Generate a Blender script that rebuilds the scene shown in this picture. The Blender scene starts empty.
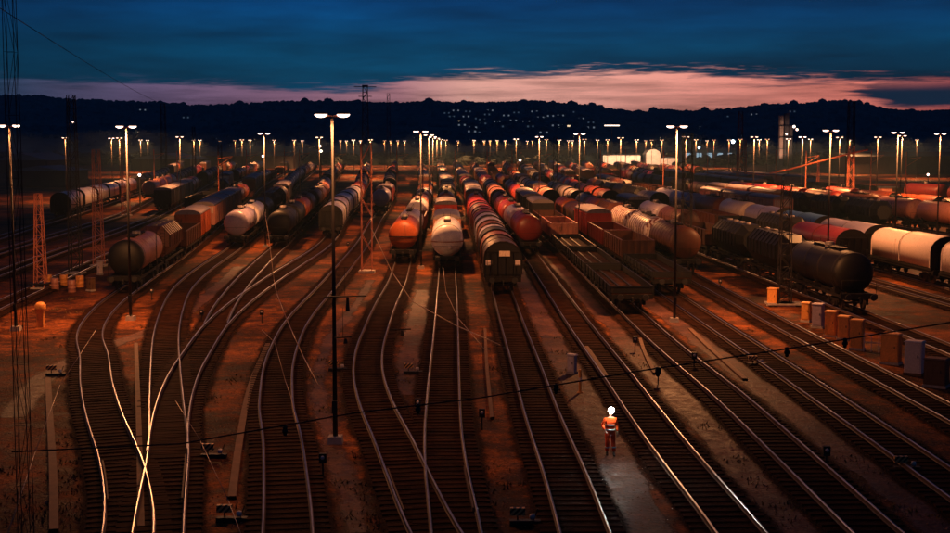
import bpy, math, random
from mathutils import Vector, Matrix, noise
random.seed(7)
SC = bpy.context.scene
COL = SC.collection
F, H0, HZ = 1320.0, 12.0, 143.0            # focal length (photo px), eye height (m), horizon row
PITCH = math.atan((266.5-HZ)/F)

# ------------------------------------------------------------------ camera
cam_d = bpy.data.cameras.new('camera'); cam = bpy.data.objects.new('camera', cam_d); COL.objects.link(cam)
cam_d.sensor_width = 36; cam_d.lens = 36*F/950.0
cam_d.clip_start = 0.5; cam_d.clip_end = 12000
cam.location = (0, 0, H0); cam.rotation_euler = (math.pi/2-PITCH, 0, 0)
SC.camera = cam

# ------------------------------------------------------------------ view
SC.view_settings.view_transform = 'Standard'; SC.view_settings.look = 'None'
SC.view_settings.exposure = 0.0; SC.view_settings.gamma = 1.0; SC.view_settings.use_curve_mapping = False
SC.cycles.use_denoising = True
SC.cycles.max_bounces = 4; SC.cycles.diffuse_bounces = 2; SC.cycles.glossy_bounces = 2
SC.cycles.sample_clamp_indirect = 2.0
try: SC.cycles.use_light_tree = True
except Exception: pass

# ------------------------------------------------------------------ node helpers
class NT:
    def __init__(s, nt): s.nt = nt
    def n(s, t, **k):
        nd = s.nt.nodes.new(t)
        for a, v in k.items(): setattr(nd, a, v)
        return nd
    def link(s, a, b): s.nt.links.new(a, b)
    def put(s, sock, v):
        if hasattr(v, 'links') or isinstance(v, bpy.types.NodeSocket): s.link(v, sock)
        else: sock.default_value = v
    def math(s, op, a, b=0.0, c=0.0, clamp=False):
        nd = s.n('ShaderNodeMath', operation=op); nd.use_clamp = clamp
        s.put(nd.inputs[0], a); s.put(nd.inputs[1], b); s.put(nd.inputs[2], c)
        return nd.outputs[0]
    def ramp(s, fac, stops, interp='LINEAR'):
        nd = s.n('ShaderNodeValToRGB'); cr = nd.color_ramp; cr.interpolation = interp
        while len(cr.elements) < len(stops): cr.elements.new(0.5)
        for e, (p, c) in zip(cr.elements, stops):
            e.position = p; e.color = (c, c, c, 1) if isinstance(c, (int, float)) else (*c[:3], 1)
        s.put(nd.inputs[0], fac); return nd.outputs[0]
    def mix(s, fac, a, b, blend='MIX'):
        nd = s.n('ShaderNodeMix', data_type='RGBA', blend_type=blend)
        s.put(nd.inputs[0], fac)
        for i, v in ((6, a), (7, b)):
            if isinstance(v, tuple): v = (*v[:3], 1)
            s.put(nd.inputs[i], v)
        return nd.outputs[2]
    def maprange(s, v, a, b, c=0.0, d=1.0, smooth=False):
        nd = s.n('ShaderNodeMapRange'); nd.interpolation_type = 'SMOOTHSTEP' if smooth else 'LINEAR'
        s.put(nd.inputs[0], v)
        for i, x in enumerate((a, b, c, d)): s.put(nd.inputs[1+i], x)
        return nd.outputs[0]
    def noise(s, vec, scale, detail=4, rough=.55, w=None):
        nd = s.n('ShaderNodeTexNoise')
        if w is not None: nd.noise_dimensions = '4D'; s.put(nd.inputs['W'], w)
        s.put(nd.inputs['Vector'], vec); nd.inputs['Scale'].default_value = scale
        nd.inputs['Detail'].default_value = detail; nd.inputs['Roughness'].default_value = rough
        return nd.outputs[0]

# ------------------------------------------------------------------ sky (dusk: afterglow under a broken cloud deck)
SUN_EL, SUN_ROT = math.radians(-2.0), math.radians(8.0)
world = bpy.data.worlds.new('World'); SC.world = world; world.use_nodes = True
wn = NT(world.node_tree); world.node_tree.nodes.clear()
out = wn.n('ShaderNodeOutputWorld'); bg = wn.n('ShaderNodeBackground')
tc = wn.n('ShaderNodeTexCoord'); sep = wn.n('ShaderNodeSeparateXYZ'); wn.link(tc.outputs['Generated'], sep.inputs[0])
X, Y, Z = sep.outputs
az = wn.math('ARCTAN2', X, Y); el = wn.math('ARCSINE', Z)
U = wn.maprange(az, -.36, .36)
cmb = wn.n('ShaderNodeCombineXYZ'); wn.put(cmb.inputs[0], wn.math('MULTIPLY', az, 9.0)); wn.put(cmb.inputs[1], wn.math('MULTIPLY', el, 130.0))
streak = wn.noise(cmb.outputs[0], 1.0, 6, .6)
cm2 = wn.n('ShaderNodeCombineXYZ'); wn.put(cm2.inputs[0], wn.math('MULTIPLY', az, 4.0)); wn.put(cm2.inputs[1], wn.math('MULTIPLY', el, 30.0)); cm2.inputs[2].default_value = 3.3
broad = wn.noise(cm2.outputs[0], 1.0, 5, .55)
def pxu(x): return (math.atan((x-475)/F)+.36)/.72
def pxe(y): return ((HZ-y)/F)/.1
edge = wn.ramp(U, [(pxu(0), pxe(84)), (pxu(100), pxe(84)), (pxu(240), pxe(91)), (pxu(330), pxe(90)), (pxu(400), pxe(84)),
                   (pxu(450), pxe(77)), (pxu(620), pxe(75)), (pxu(700), pxe(82)), (pxu(840), pxe(85)), (pxu(950), pxe(90))])
edge = wn.math('MULTIPLY', edge, .1)
rel = wn.math('SUBTRACT', el, edge)
rel = wn.math('ADD', rel, wn.math('MULTIPLY', wn.math('SUBTRACT', streak, .5), .030))
rel = wn.math('ADD', rel, wn.math('MULTIPLY', wn.math('SUBTRACT', broad, .5), .012))
cm4 = wn.n('ShaderNodeCombineXYZ'); wn.put(cm4.inputs[0], wn.math('MULTIPLY', az, 30.0)); wn.put(cm4.inputs[1], wn.math('MULTIPLY', el, 420.0)); cm4.inputs[2].default_value = 1.1
fine_ = wn.noise(cm4.outputs[0], 1.0, 6, .65)
rel = wn.math('ADD', rel, wn.math('MULTIPLY', wn.math('SUBTRACT', fine_, .5), .009))
cover = wn.maprange(rel, -.0032, .0032, smooth=True)
torn = wn.math('MULTIPLY', wn.maprange(fine_, .50, .66, 0, .65, smooth=True), wn.maprange(rel, .010, .002, smooth=True))
cover = wn.math('SUBTRACT', cover, torn, clamp=True)
deck = wn.ramp(wn.math('MULTIPLY', el, 2.0), [(0.0, (.001, .040, .090)), (.10, (.001, .052, .112)), (.14, (.0, .066, .160)), (.18, (.0, .054, .165)), (.22, (.0, .032, .125)), (.4, (.0005, .014, .07)), (1.0, (.0005, .006, .030))])
side = wn.ramp(U, [(0.0, .75), (.35, 1.15), (.6, .95), (1.0, .62)])
deck = wn.mix(1.0, deck, side, 'MULTIPLY')
cm3 = wn.n('ShaderNodeCombineXYZ'); wn.put(cm3.inputs[0], wn.math('MULTIPLY', az, 14.0)); wn.put(cm3.inputs[1], wn.math('MULTIPLY', el, 90.0)); cm3.inputs[2].default_value = 7.7
wisp = wn.noise(cm3.outputs[0], 1.0, 7, .62)
dvar = wn.math('MULTIPLY', wn.maprange(broad, .3, .7, .62, 1.5), wn.maprange(wisp, .3, .7, .82, 1.2))
deck = wn.mix(1.0, deck, dvar, 'MULTIPLY')
glow = wn.ramp(U, [(pxu(0), (.020, .050, .11)), (pxu(150), (.14, .095, .19)), (pxu(300), (.27, .13, .21)), (pxu(400), (.46, .20, .24)),
                   (pxu(470), (.84, .40, .34)), (pxu(600), (.96, .40, .33)), (pxu(720), (.90, .31, .25)), (pxu(850), (.84, .22, .17)), (pxu(950), (.60, .12, .11))])
low = wn.maprange(el, .022, .036, .68, 1.0)
glow = wn.mix(1.0, glow, low, 'MULTIPLY'); glow = wn.mix(1.0, glow, (1.35, 1.4, 1.35), 'MULTIPLY')
gstreak = wn.maprange(streak, .42, .62, 1.08, .60)
glow = wn.mix(1.0, glow, gstreak, 'MULTIPLY')
col = wn.mix(cover, glow, deck)
# bank of dark cloud low on the right
bank = wn.math('MULTIPLY', wn.maprange(wn.math('ADD', az, wn.math('MULTIPLY', wn.math('SUBTRACT', streak, .5), .12)), .275, .295, smooth=True),
               wn.math('MULTIPLY', wn.maprange(wn.math('ADD', el, wn.math('MULTIPLY', streak, .012)), .030, .0335, smooth=True),
                       wn.maprange(el, .050, .036, smooth=True)))
col = wn.mix(bank, col, (.006, .028, .06))
# sky behind the camera and overhead stays deep blue
front = wn.maprange(Y, .1, .6, smooth=True)
col = wn.mix(front, (.003, .012, .036), col)
sky = wn.n('ShaderNodeTexSky'); sky.sky_type = 'NISHITA'; sky.sun_disc = False
sky.sun_elevation = SUN_EL; sky.sun_rotation = SUN_ROT
nis = wn.mix(1.0, sky.outputs[0], (.006, .006, .006), 'MULTIPLY')
col = wn.mix(1.0, col, nis, 'ADD')
wn.link(col, bg.inputs[0]); bg.inputs[1].default_value = 1.0
wn.link(bg.outputs[0], out.inputs[0])

# last of the afterglow, from beyond the hills
sd = bpy.data.lights.new('sun', 'SUN'); sd.energy = 0.012; sd.angle = math.radians(12); sd.color = (1, .55, .5)
sun = bpy.data.objects.new('sun', sd); COL.objects.link(sun); sun.rotation_euler = (math.radians(84), 0, math.radians(172))

LAMP_POWER = 5200.0
LAMP_COL = (1.0, .365, .115)
LENS_COL = (1.0, .66, .50)

# ------------------------------------------------------------------ mapping from a row/column of the photo to the ground
def G(px, py, z=0.0):
    cx = (px-475)/F; cy = (266.5-py)/F
    dy = math.cos(PITCH)+cy*math.sin(PITCH); dz = -math.sin(PITCH)+cy*math.cos(PITCH)
    t = (z-H0)/dz
    return (cx*t, dy*t)
def AT(px, py, d):            # the point that stands d metres away along that line of sight
    cx = (px-475)/F; cy = (266.5-py)/F
    dy = math.cos(PITCH)+cy*math.sin(PITCH); dz = -math.sin(PITCH)+cy*math.cos(PITCH)
    return Vector((cx*d/dy, d, H0+dz*d/dy))

# ------------------------------------------------------------------ materials
def newmat(name):
    m = bpy.data.materials.new(name); m.use_nodes = True; n = NT(m.node_tree); m.node_tree.nodes.clear()
    o = n.n('ShaderNodeOutputMaterial'); b = n.n('ShaderNodeBsdfPrincipled'); n.link(b.outputs[0], o.inputs[0])
    return m, n, b
def mat_plain(name, c, rough=.6, metal=0.0, var=.25, scale=3.0, spec=.5):
    m, n, b = newmat(name); t = n.n('ShaderNodeTexCoord'); oi = n.n('ShaderNodeObjectInfo')
    f = n.noise(t.outputs['Object'], scale, 4, .6, w=n.math('MULTIPLY', oi.outputs['Random'], 40))
    k = n.maprange(f, .3, .7, 1-var, 1+var)
    n.put(b.inputs['Base Color'], n.mix(1.0, (*c, 1), k, 'MULTIPLY'))
    b.inputs['Roughness'].default_value = rough; b.inputs['Metallic'].default_value = metal; b.inputs['Specular IOR Level'].default_value = spec
    return m
def mat_paint(name, c, rough=.38, dirt=(.030, .014, .009), amount=.5, spec=.35):
    """weathered wagon paint: rust and brake dust in blotches and downward runs"""
    m, n, b = newmat(name); t = n.n('ShaderNodeTexCoord'); oi = n.n('ShaderNodeObjectInfo')
    w = n.math('MULTIPLY', oi.outputs['Random'], 57)
    mp = n.n('ShaderNodeMapping'); mp.inputs['Scale'].default_value = (2.2, 2.2, .35); n.link(t.outputs['Object'], mp.inputs[0])
    runs = n.noise(mp.outputs[0], 1.6, 6, .65, w=w)
    blot = n.noise(t.outputs['Object'], .7, 5, .6, w=w)
    fine = n.noise(t.outputs['Object'], 9.0, 3, .6, w=w)
    s = n.math('ADD', n.math('MULTIPLY', runs, .55), n.math('MULTIPLY', blot, .45))
    k = n.maprange(s, .62-.22*amount, .72-.1*amount, 0, .85, smooth=True)
    tone = n.maprange(fine, .3, .7, .82, 1.12)
    rnd = n.maprange(oi.outputs['Random'], 0, 1, .8, 1.12)
    base = n.mix(1.0, n.mix(1.0, (*c, 1), tone, 'MULTIPLY'), rnd, 'MULTIPLY')
    n.put(b.inputs['Base Color'], n.mix(k, base, (*dirt, 1)))
    n.put(b.inputs['Roughness'], n.maprange(k, 0, 1, rough, .8))
    b.inputs['Specular IOR Level'].default_value = spec
    bp = n.n('ShaderNodeBump'); bp.inputs['Strength'].default_value = .25; bp.inputs['Distance'].default_value = .03
    n.link(blot, bp.inputs['Height']); n.link(bp.outputs[0], b.inputs['Normal'])
    return m
def mat_emit(name, c, s, base=(.8, .8, .8)):
    m, n, b = newmat(name); b.inputs['Base Color'].default_value = (*base, 1)
    b.inputs['Emission Color'].default_value = (*c, 1); b.inputs['Emission Strength'].default_value = s
    m.cycles.emission_sampling = 'NONE'
    return m
def mat_ground(name, stops, scale, rough, bump, fine=18.0, spec=.08, fade=False):
    m, n, b = newmat(name); g = n.n('ShaderNodeNewGeometry'); P = g.outputs['Position']
    big = n.noise(P, scale, 6, .62); sm = n.noise(P, fine, 4, .7); mid = n.noise(P, scale*7, 5, .65)
    f = n.math('ADD', n.math('MULTIPLY', big, .6), n.math('MULTIPLY', mid, .4))
    c = n.ramp(f, stops)
    c = n.mix(1.0, c, n.maprange(sm, .3, .7, .5, 1.5), 'MULTIPLY')
    vo = n.n('ShaderNodeTexVoronoi'); vo.inputs['Scale'].default_value = fine*.55; n.link(P, vo.inputs['Vector'])
    sepc = n.n('ShaderNodeSeparateColor'); n.link(vo.outputs['Color'], sepc.inputs[0])
    if fade:
        at = n.n('ShaderNodeAttribute'); at.attribute_name = 'cover'
        a_ = n.math('ADD', at.outputs['Fac'], n.math('MULTIPLY', n.math('SUBTRACT', n.math('ADD', n.math('MULTIPLY', mid, .5), n.math('MULTIPLY', sm, .5)), .5), 1.6))
        n.put(b.inputs['Alpha'], n.maprange(a_, .25, .75, 0, 1, smooth=True))
    c = n.mix(1.0, c, n.maprange(sepc.outputs[0], 0, 1, .65, 1.45), 'MULTIPLY')
    n.put(b.inputs['Base Color'], c); b.inputs['Specular IOR Level'].default_value = spec
    n.put(b.inputs['Roughness'], n.maprange(mid, .35, .65, rough, min(1, rough+.25)))
    bp = n.n('ShaderNodeBump'); bp.inputs['Strength'].default_value = bump; bp.inputs['Distance'].default_value = .06
    n.put(bp.inputs['Height'], n.math('ADD', vo.outputs['Distance'], sm)); n.link(bp.outputs[0], b.inputs['Normal'])
    return m

M = {}
M['dirt'] = mat_ground('packed_dirt', [(.38, (.014, .005, .002)), (.47, (.055, .017, .005)), (.54, (.18, .052, .014)), (.64, (.36, .105, .030))], .13, .60, .5, 14)
M['ballast'] = mat_ground('rusty_ballast', [(.3, (.009, .004, .002)), (.5, (.026, .010, .005)), (.7, (.055, .020, .009))], .5, .8, 1.0, 20, fade=True)
M['path'] = mat_ground('worn_path', [(.38, (.020, .009, .007)), (.5, (.075, .030, .022)), (.64, (.17, .070, .050))], .22, .5, .3, 12, .2, fade=True)
M['sleeper'] = mat_plain('sleeper_timber', (.036, .013, .007), .85, 0, .8, 1.1, .05)
M['rail_side'] = mat_plain('rail_rust', (.07, .028, .015), .7, 0, .3)
M['rail_top'] = mat_plain('rail_steel', (.34, .35, .40), .33, 1.0, .5, .5)
M['mast_dark'] = mat_plain('shaded_mast_steel', (.016, .012, .012), .6, .1, .3)  # near-black mast copy, shade put into the colour
M['mast_lit'] = mat_plain('lamplit_lattice', (.60, .20, .11), .5, 0, .3)  # bright mast copy, orange lamplight put into the colour
M['concrete'] = mat_plain('concrete', (.42, .36, .33), .8, 0, .25, 4)
M['trough'] = mat_plain('trough_concrete', (.15, .065, .035), .75, 0, .35, 2)
M['black'] = mat_plain('black_iron', (.012, .010, .010), .6, .1, .3)
M['frame'] = mat_paint('underframe_black', (.009, .007, .007), .7, dirt=(.018, .009, .006), amount=.6, spec=.2)
M['wheel'] = mat_plain('wheel_steel', (.05, .03, .022), .5, .4, .3)
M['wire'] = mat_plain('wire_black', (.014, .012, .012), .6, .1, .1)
M['wire_lit'] = mat_plain('wire_lamplit', (.40, .27, .20), .45, .3, .1)  # paler copy of the wire colour with lamplight put in
M['lens'] = mat_emit('lamp_lens', LENS_COL, 8.0)
M['lens_far'] = mat_emit('lamp_lens_far', LENS_COL, 9.0)
M['cab_orange'] = mat_paint('cabinet_ochre', (.80, .33, .08), .5, amount=.25)
M['cab_white'] = mat_paint('cabinet_grey_white', (.78, .64, .60), .5, amount=.2)
M['cab_lilac'] = mat_paint('cabinet_lilac', (.42, .33, .42), .5, amount=.2)
M['cab_brown'] = mat_paint('cabinet_brown', (.16, .08, .04), .6, amount=.6)
M['window_warm'] = mat_emit('window_warm', (1, .55, .25), 1.6)
M['window_cold'] = mat_emit('window_cold', (.5, .8, 1.0), .5)
PAINTS = dict(
    white=((.78, .72, .72), .32, .03), cream=((.66, .52, .42), .4, .3), orange=((.30, .060, .013), .45, .5), brown=((.10, .032, .016), .5, .6),
    darkred=((.13, .014, .010), .42, .4), red=((.42, .045, .03), .4, .4), lilac=((.34, .29, .38), .34, .25), grey=((.20, .17, .18), .45, .5),
    black=((.0055, .0045, .0045), .55, .3), blue=((.05, .12, .26), .38, .3), salmon=((.48, .20, .14), .42, .4), pinkwhite=((.72, .58, .56), .36, .25))
PM = {k: mat_paint('wagon_paint_'+k, c, r, amount=a) for k, (c, r, a) in PAINTS.items()}
def graffiti():
    m, n, b = newmat('wagon_paint_graffiti'); t = n.n('ShaderNodeTexCoord')
    mp = n.n('ShaderNodeMapping'); mp.inputs['Scale'].default_value = (.8, 1.6, 1.0); n.link(t.outputs['Object'], mp.inputs[0])
    wv = n.n('ShaderNodeTexWave'); wv.inputs['Scale'].default_value = .8; wv.inputs['Distortion'].default_value = 14; wv.inputs['Detail'].default_value = 3; wv.inputs['Detail Scale'].default_value = 1.2
    n.link(mp.outputs[0], wv.inputs['Vector'])
    k = n.maprange(wv.outputs['Fac'], .50, .62, 0, 1, smooth=True)
    nz = n.noise(t.outputs['Object'], .5, 3); k = n.math('MULTIPLY', k, n.maprange(nz, .42, .52))
    n.put(b.inputs['Base Color'], n.mix(k, (.70, .60, .58), (.20, .035, .03))); b.inputs['Roughness'].default_value = .38
    return m
PM['graffiti'] = graffiti()

# ------------------------------------------------------------------ mesh builder
class MB:
    def __init__(s): s.v = []; s.f = []; s.sm = []
    def add(s, vs, fs, smooth=False):
        o = len(s.v); s.v += [tuple(v) for v in vs]; s.f += [tuple(i+o for i in f) for f in fs]; s.sm += [smooth]*len(fs); return s
    def box(s, c, d, rz=0.0, ry=0.0, rx=0.0, taper=1.0):
        hx, hy, hz = d[0]/2, d[1]/2, d[2]/2
        R = Matrix.Rotation(rz, 3, 'Z') @ Matrix.Rotation(ry, 3, 'Y') @ Matrix.Rotation(rx, 3, 'X')
        vs = []
        for z in (-1, 1):
            k = taper if z > 0 else 1.0
            for x, y in ((-1, -1), (1, -1), (1, 1), (-1, 1)):
                vs.append(Vector(c) + R @ Vector((x*hx*k, y*hy*k, z*hz)))
        return s.add(vs, [(3, 2, 1, 0), (4, 5, 6, 7), (0, 1, 5, 4), (1, 2, 6, 5), (2, 3, 7, 6), (3, 0, 4, 7)])
    def bar(s, a, b, w, w2=None, sides=4, smooth=False):
        a = Vector(a); b = Vector(b); d = (b-a)
        if d.length < 1e-6: return s
        d.normalize(); up = Vector((0, 0, 1)) if abs(d.z) < .9 else Vector((0, 1, 0))
        u = d.cross(up).normalized(); v = d.cross(u)
        w2 = w if w2 is None else w2; vs = []
        for p, r in ((a, w), (b, w2)):
            for i in range(sides):
                t = 2*math.pi*(i+.5)/sides; vs.append(p+(u*math.cos(t)+v*math.sin(t))*r)
        fs = [(i, (i+1) % sides, sides+(i+1) % sides, sides+i) for i in range(sides)]
        fs += [tuple(range(sides))[::-1], tuple(range(sides, 2*sides))]
        return s.add(vs, fs, smooth)
    def tube(s, pts, r, sides=5):
        for a, b in zip(pts[:-1], pts[1:]): s.bar(a, b, r, sides=sides, smooth=True)
        return s
    def lathe(s, prof, axis='Y', c=(0, 0, 0), seg=20, a0=0, a1=2*math.pi):
        """prof: list of (t along axis, radius)"""
        full = abs(a1-a0-2*math.pi) < 1e-6; n = seg if full else seg+1; vs = []
        for t, r in prof:
            for i in range(n):
                a = a0+(a1-a0)*i/seg; p, q = r*math.cos(a), r*math.sin(a)
                vs.append((c[0]+p, c[1]+t, c[2]+q) if axis == 'Y' else ((c[0]+p, c[1]+q, c[2]+t) if axis == 'Z' else (c[0]+t, c[1]+p, c[2]+q)))
        fs = []
        for j in range(len(prof)-1):
            for i in range(seg):
                k = (i+1) % n; fs.append((j*n+i, j*n+k, (j+1)*n+k, (j+1)*n+i))
        s.add(vs, fs, True)
        if full:
            for j in (0, len(prof)-1):
                if prof[j][1] > 1e-3: s.add(vs[j*n:(j+1)*n], [tuple(range(n))], False)
        return s
    def prism(s, prof, y0, y1, smooth=False):
        """closed profile of (x, z) swept along y"""
        n = len(prof); vs = [(x, y0, z) for x, z in prof]+[(x, y1, z) for x, z in prof]
        fs = [(i, (i+1) % n, n+(i+1) % n, n+i) for i in range(n)]
        s.add(vs, fs, smooth); s.add(vs, [tuple(range(n))[::-1], tuple(range(n, 2*n))], False)
        return s
    def build(s, name, mat, parent=None, kind=None, fade=0):
        me = bpy.data.meshes.new(name); me.from_pydata(s.v, [], s.f)
        if fade:      # 0 along the rim of a strip, 1 inside: the surface thins out into the dirt there
            at = me.attributes.new('cover', 'FLOAT', 'POINT'); at.data.foreach_set('value', [0.0 if i % fade in (0, fade-1) else 1.0 for i in range(len(s.v))])
        me.polygons.foreach_set('use_smooth', s.sm); me.materials.append(mat); me.update()
        o = bpy.data.objects.new(name, me); COL.objects.link(o)
        if parent: o.parent = parent
        if kind: o['kind'] = kind
        return o
def empty(name, loc=(0, 0, 0), rz=0.0, parent=None):
    o = bpy.data.objects.new(name, None); o.empty_display_size = .3; COL.objects.link(o)
    o.location = loc; o.rotation_euler = (0, 0, rz)
    if parent: o.parent = parent
    return o
def tag(o, label, cat, group=None):
    o['label'] = label; o['category'] = cat
    if group: o['group'] = group
    elif 'group' in o: del o['group']
    return o
def kids(o): return [c for c in KID.get(o.name, [])]
def copy_tree(o, parent=None):
    c = o.copy(); COL.objects.link(c); c.parent = parent
    for ch in list(o.children): copy_tree(ch, c)
    return c

# ------------------------------------------------------------------ terrain
def grid(name, xs, ys, hf, mat, kind='structure'):
    vs = [(x, y, hf(x, y)) for y in ys for x in xs]; n = len(xs)
    fs = [(j*n+i, j*n+i+1, (j+1)*n+i+1, (j+1)*n+i) for j in range(len(ys)-1) for i in range(n-1)]
    return MB().add(vs, fs, True).build(name, mat, kind=kind)
def ghf(x, y): return 0.0
xs = [-1400, -700, -300]+[-160+10*i for i in range(33)]+[300, 700, 1400]
ys = [-60, -20]+[10*i for i in range(1, 70)]+[800, 1000, 1300, 1700]
grid('ground', xs, ys, ghf, M['dirt'])

RIDGE = [(-400, 90), (-150, 93), (0, 97), (40, 98), (70, 101), (130, 103), (165, 104), (200, 107), (240, 106), (290, 103), (335, 104), (395, 105), (430, 103), (460, 105), (500, 105), (520, 104), (537, 103),
         (560, 105), (585, 107), (610, 111), (640, 114), (656, 112), (690, 113), (720, 111), (750, 108), (775, 106), (800, 105), (830, 103), (845, 102), (865, 107), (880, 111), (910, 113), (950, 112), (1150, 104), (1400, 100)]
def ridge_z(x, y):
    px = 475+F*x/max(y, 1)
    for (a, ya), (b, yb) in zip(RIDGE[:-1], RIDGE[1:]):
        if a <= px <= b:
            t = (px-a)/(b-a); t = t*t*(3-2*t); py = ya+(yb-ya)*t; return (HZ+1.5-py)/F
    return .03
HY0, HY1 = 1150.0, 2100.0
def hill(x, y):
    t = max(0, min(1, (y-HY0)/(HY1-HY0)))
    s = ridge_z(x, y)
    top = H0+s*HY1
    z = top*(t**.85)*(1-.18*math.sin(t*math.pi)*noise.noise((x*.004, y*.004, 1.7)))
    z += 5*noise.noise((x*.012, y*.012, 0.3))*min(1, t*3)*(1-t*.7)
    if y > HY1: z = top-(y-HY1)*.12
    return z-1.2
mh, n, b = newmat('hazy_wooded_slope'); g_ = n.n('ShaderNodeNewGeometry')
f_ = n.noise(g_.outputs['Position'], .02, 8, .7)
n.put(b.inputs['Base Color'], n.ramp(f_, [(.35, (.03, .08, .10)), (.5, (.06, .14, .17)), (.65, (.10, .20, .23))])); b.inputs['Roughness'].default_value = 1  # distance haze put into the bluish slope colours
b.inputs['Specular IOR Level'].default_value = 0
M['wood'] = mh
hx = [-1900+20*i for i in range(191)]; hy = [HY0+38*i for i in range(26)]+[2200, 2400]
grid('hills', hx, hy, hill, M['wood'])

def blob(mb, c, r, seg=6):
    """rough leafy clump: a jittered low ball"""
    a0 = random.random()*6; vs = [(c[0], c[1], c[2]+r*random.uniform(.6, .85))]
    for k, (h, q) in enumerate(((.45, .75), (-.1, 1.0), (-.7, .7))):
        for i in range(seg):
            a = a0+2*math.pi*i/seg+k*.4; rr = r*q*random.uniform(.75, 1.2)
            vs.append((c[0]+rr*math.cos(a), c[1]+rr*math.sin(a), c[2]+r*h*random.uniform(.8, 1.2)))
    fs = [(0, 1+i, 1+(i+1) % seg) for i in range(seg)]
    for k in range(2):
        for i in range(seg):
            a, b_ = 1+k*seg+i, 1+k*seg+(i+1) % seg; fs.append((a, b_, b_+seg, a+seg))
    mb.add(vs, fs, False)
mb = MB()
for i in range(5200):
    px = random.uniform(-60, 1010)
    y = HY1-abs(random.gauss(0, 60)) if i % 2 else random.uniform(HY0+60, HY1)
    x = (px-475)/F*y; r = random.uniform(1.8, 3.6)*(2.2 if random.random() < .02 else 1)
    blob(mb, (x, y, hill(x, y)+r*.35), r, 7)
o = mb.build('forest', M['wood'], kind='stuff'); tag(o, 'dark blue wooded slopes covering the ridge on the skyline', 'forest')
mb = MB()
mtree = mat_plain('dark_foliage', (.03, .045, .045), 1.0, 0, .5, .3)
for i in range(1500):
    px = random.uniform(-40, 990); y = random.uniform(700, 1120); x = (px-475)/F*y
    if 590 < px < 690 and y < 960: continue
    r = random.uniform(1.6, 4.0); blob(mb, (x, y, r*.8), r)
o = mb.build('tree_belt', mtree, kind='stuff'); tag(o, 'dark belt of trees between the yard lamps and the hills', 'trees')

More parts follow.
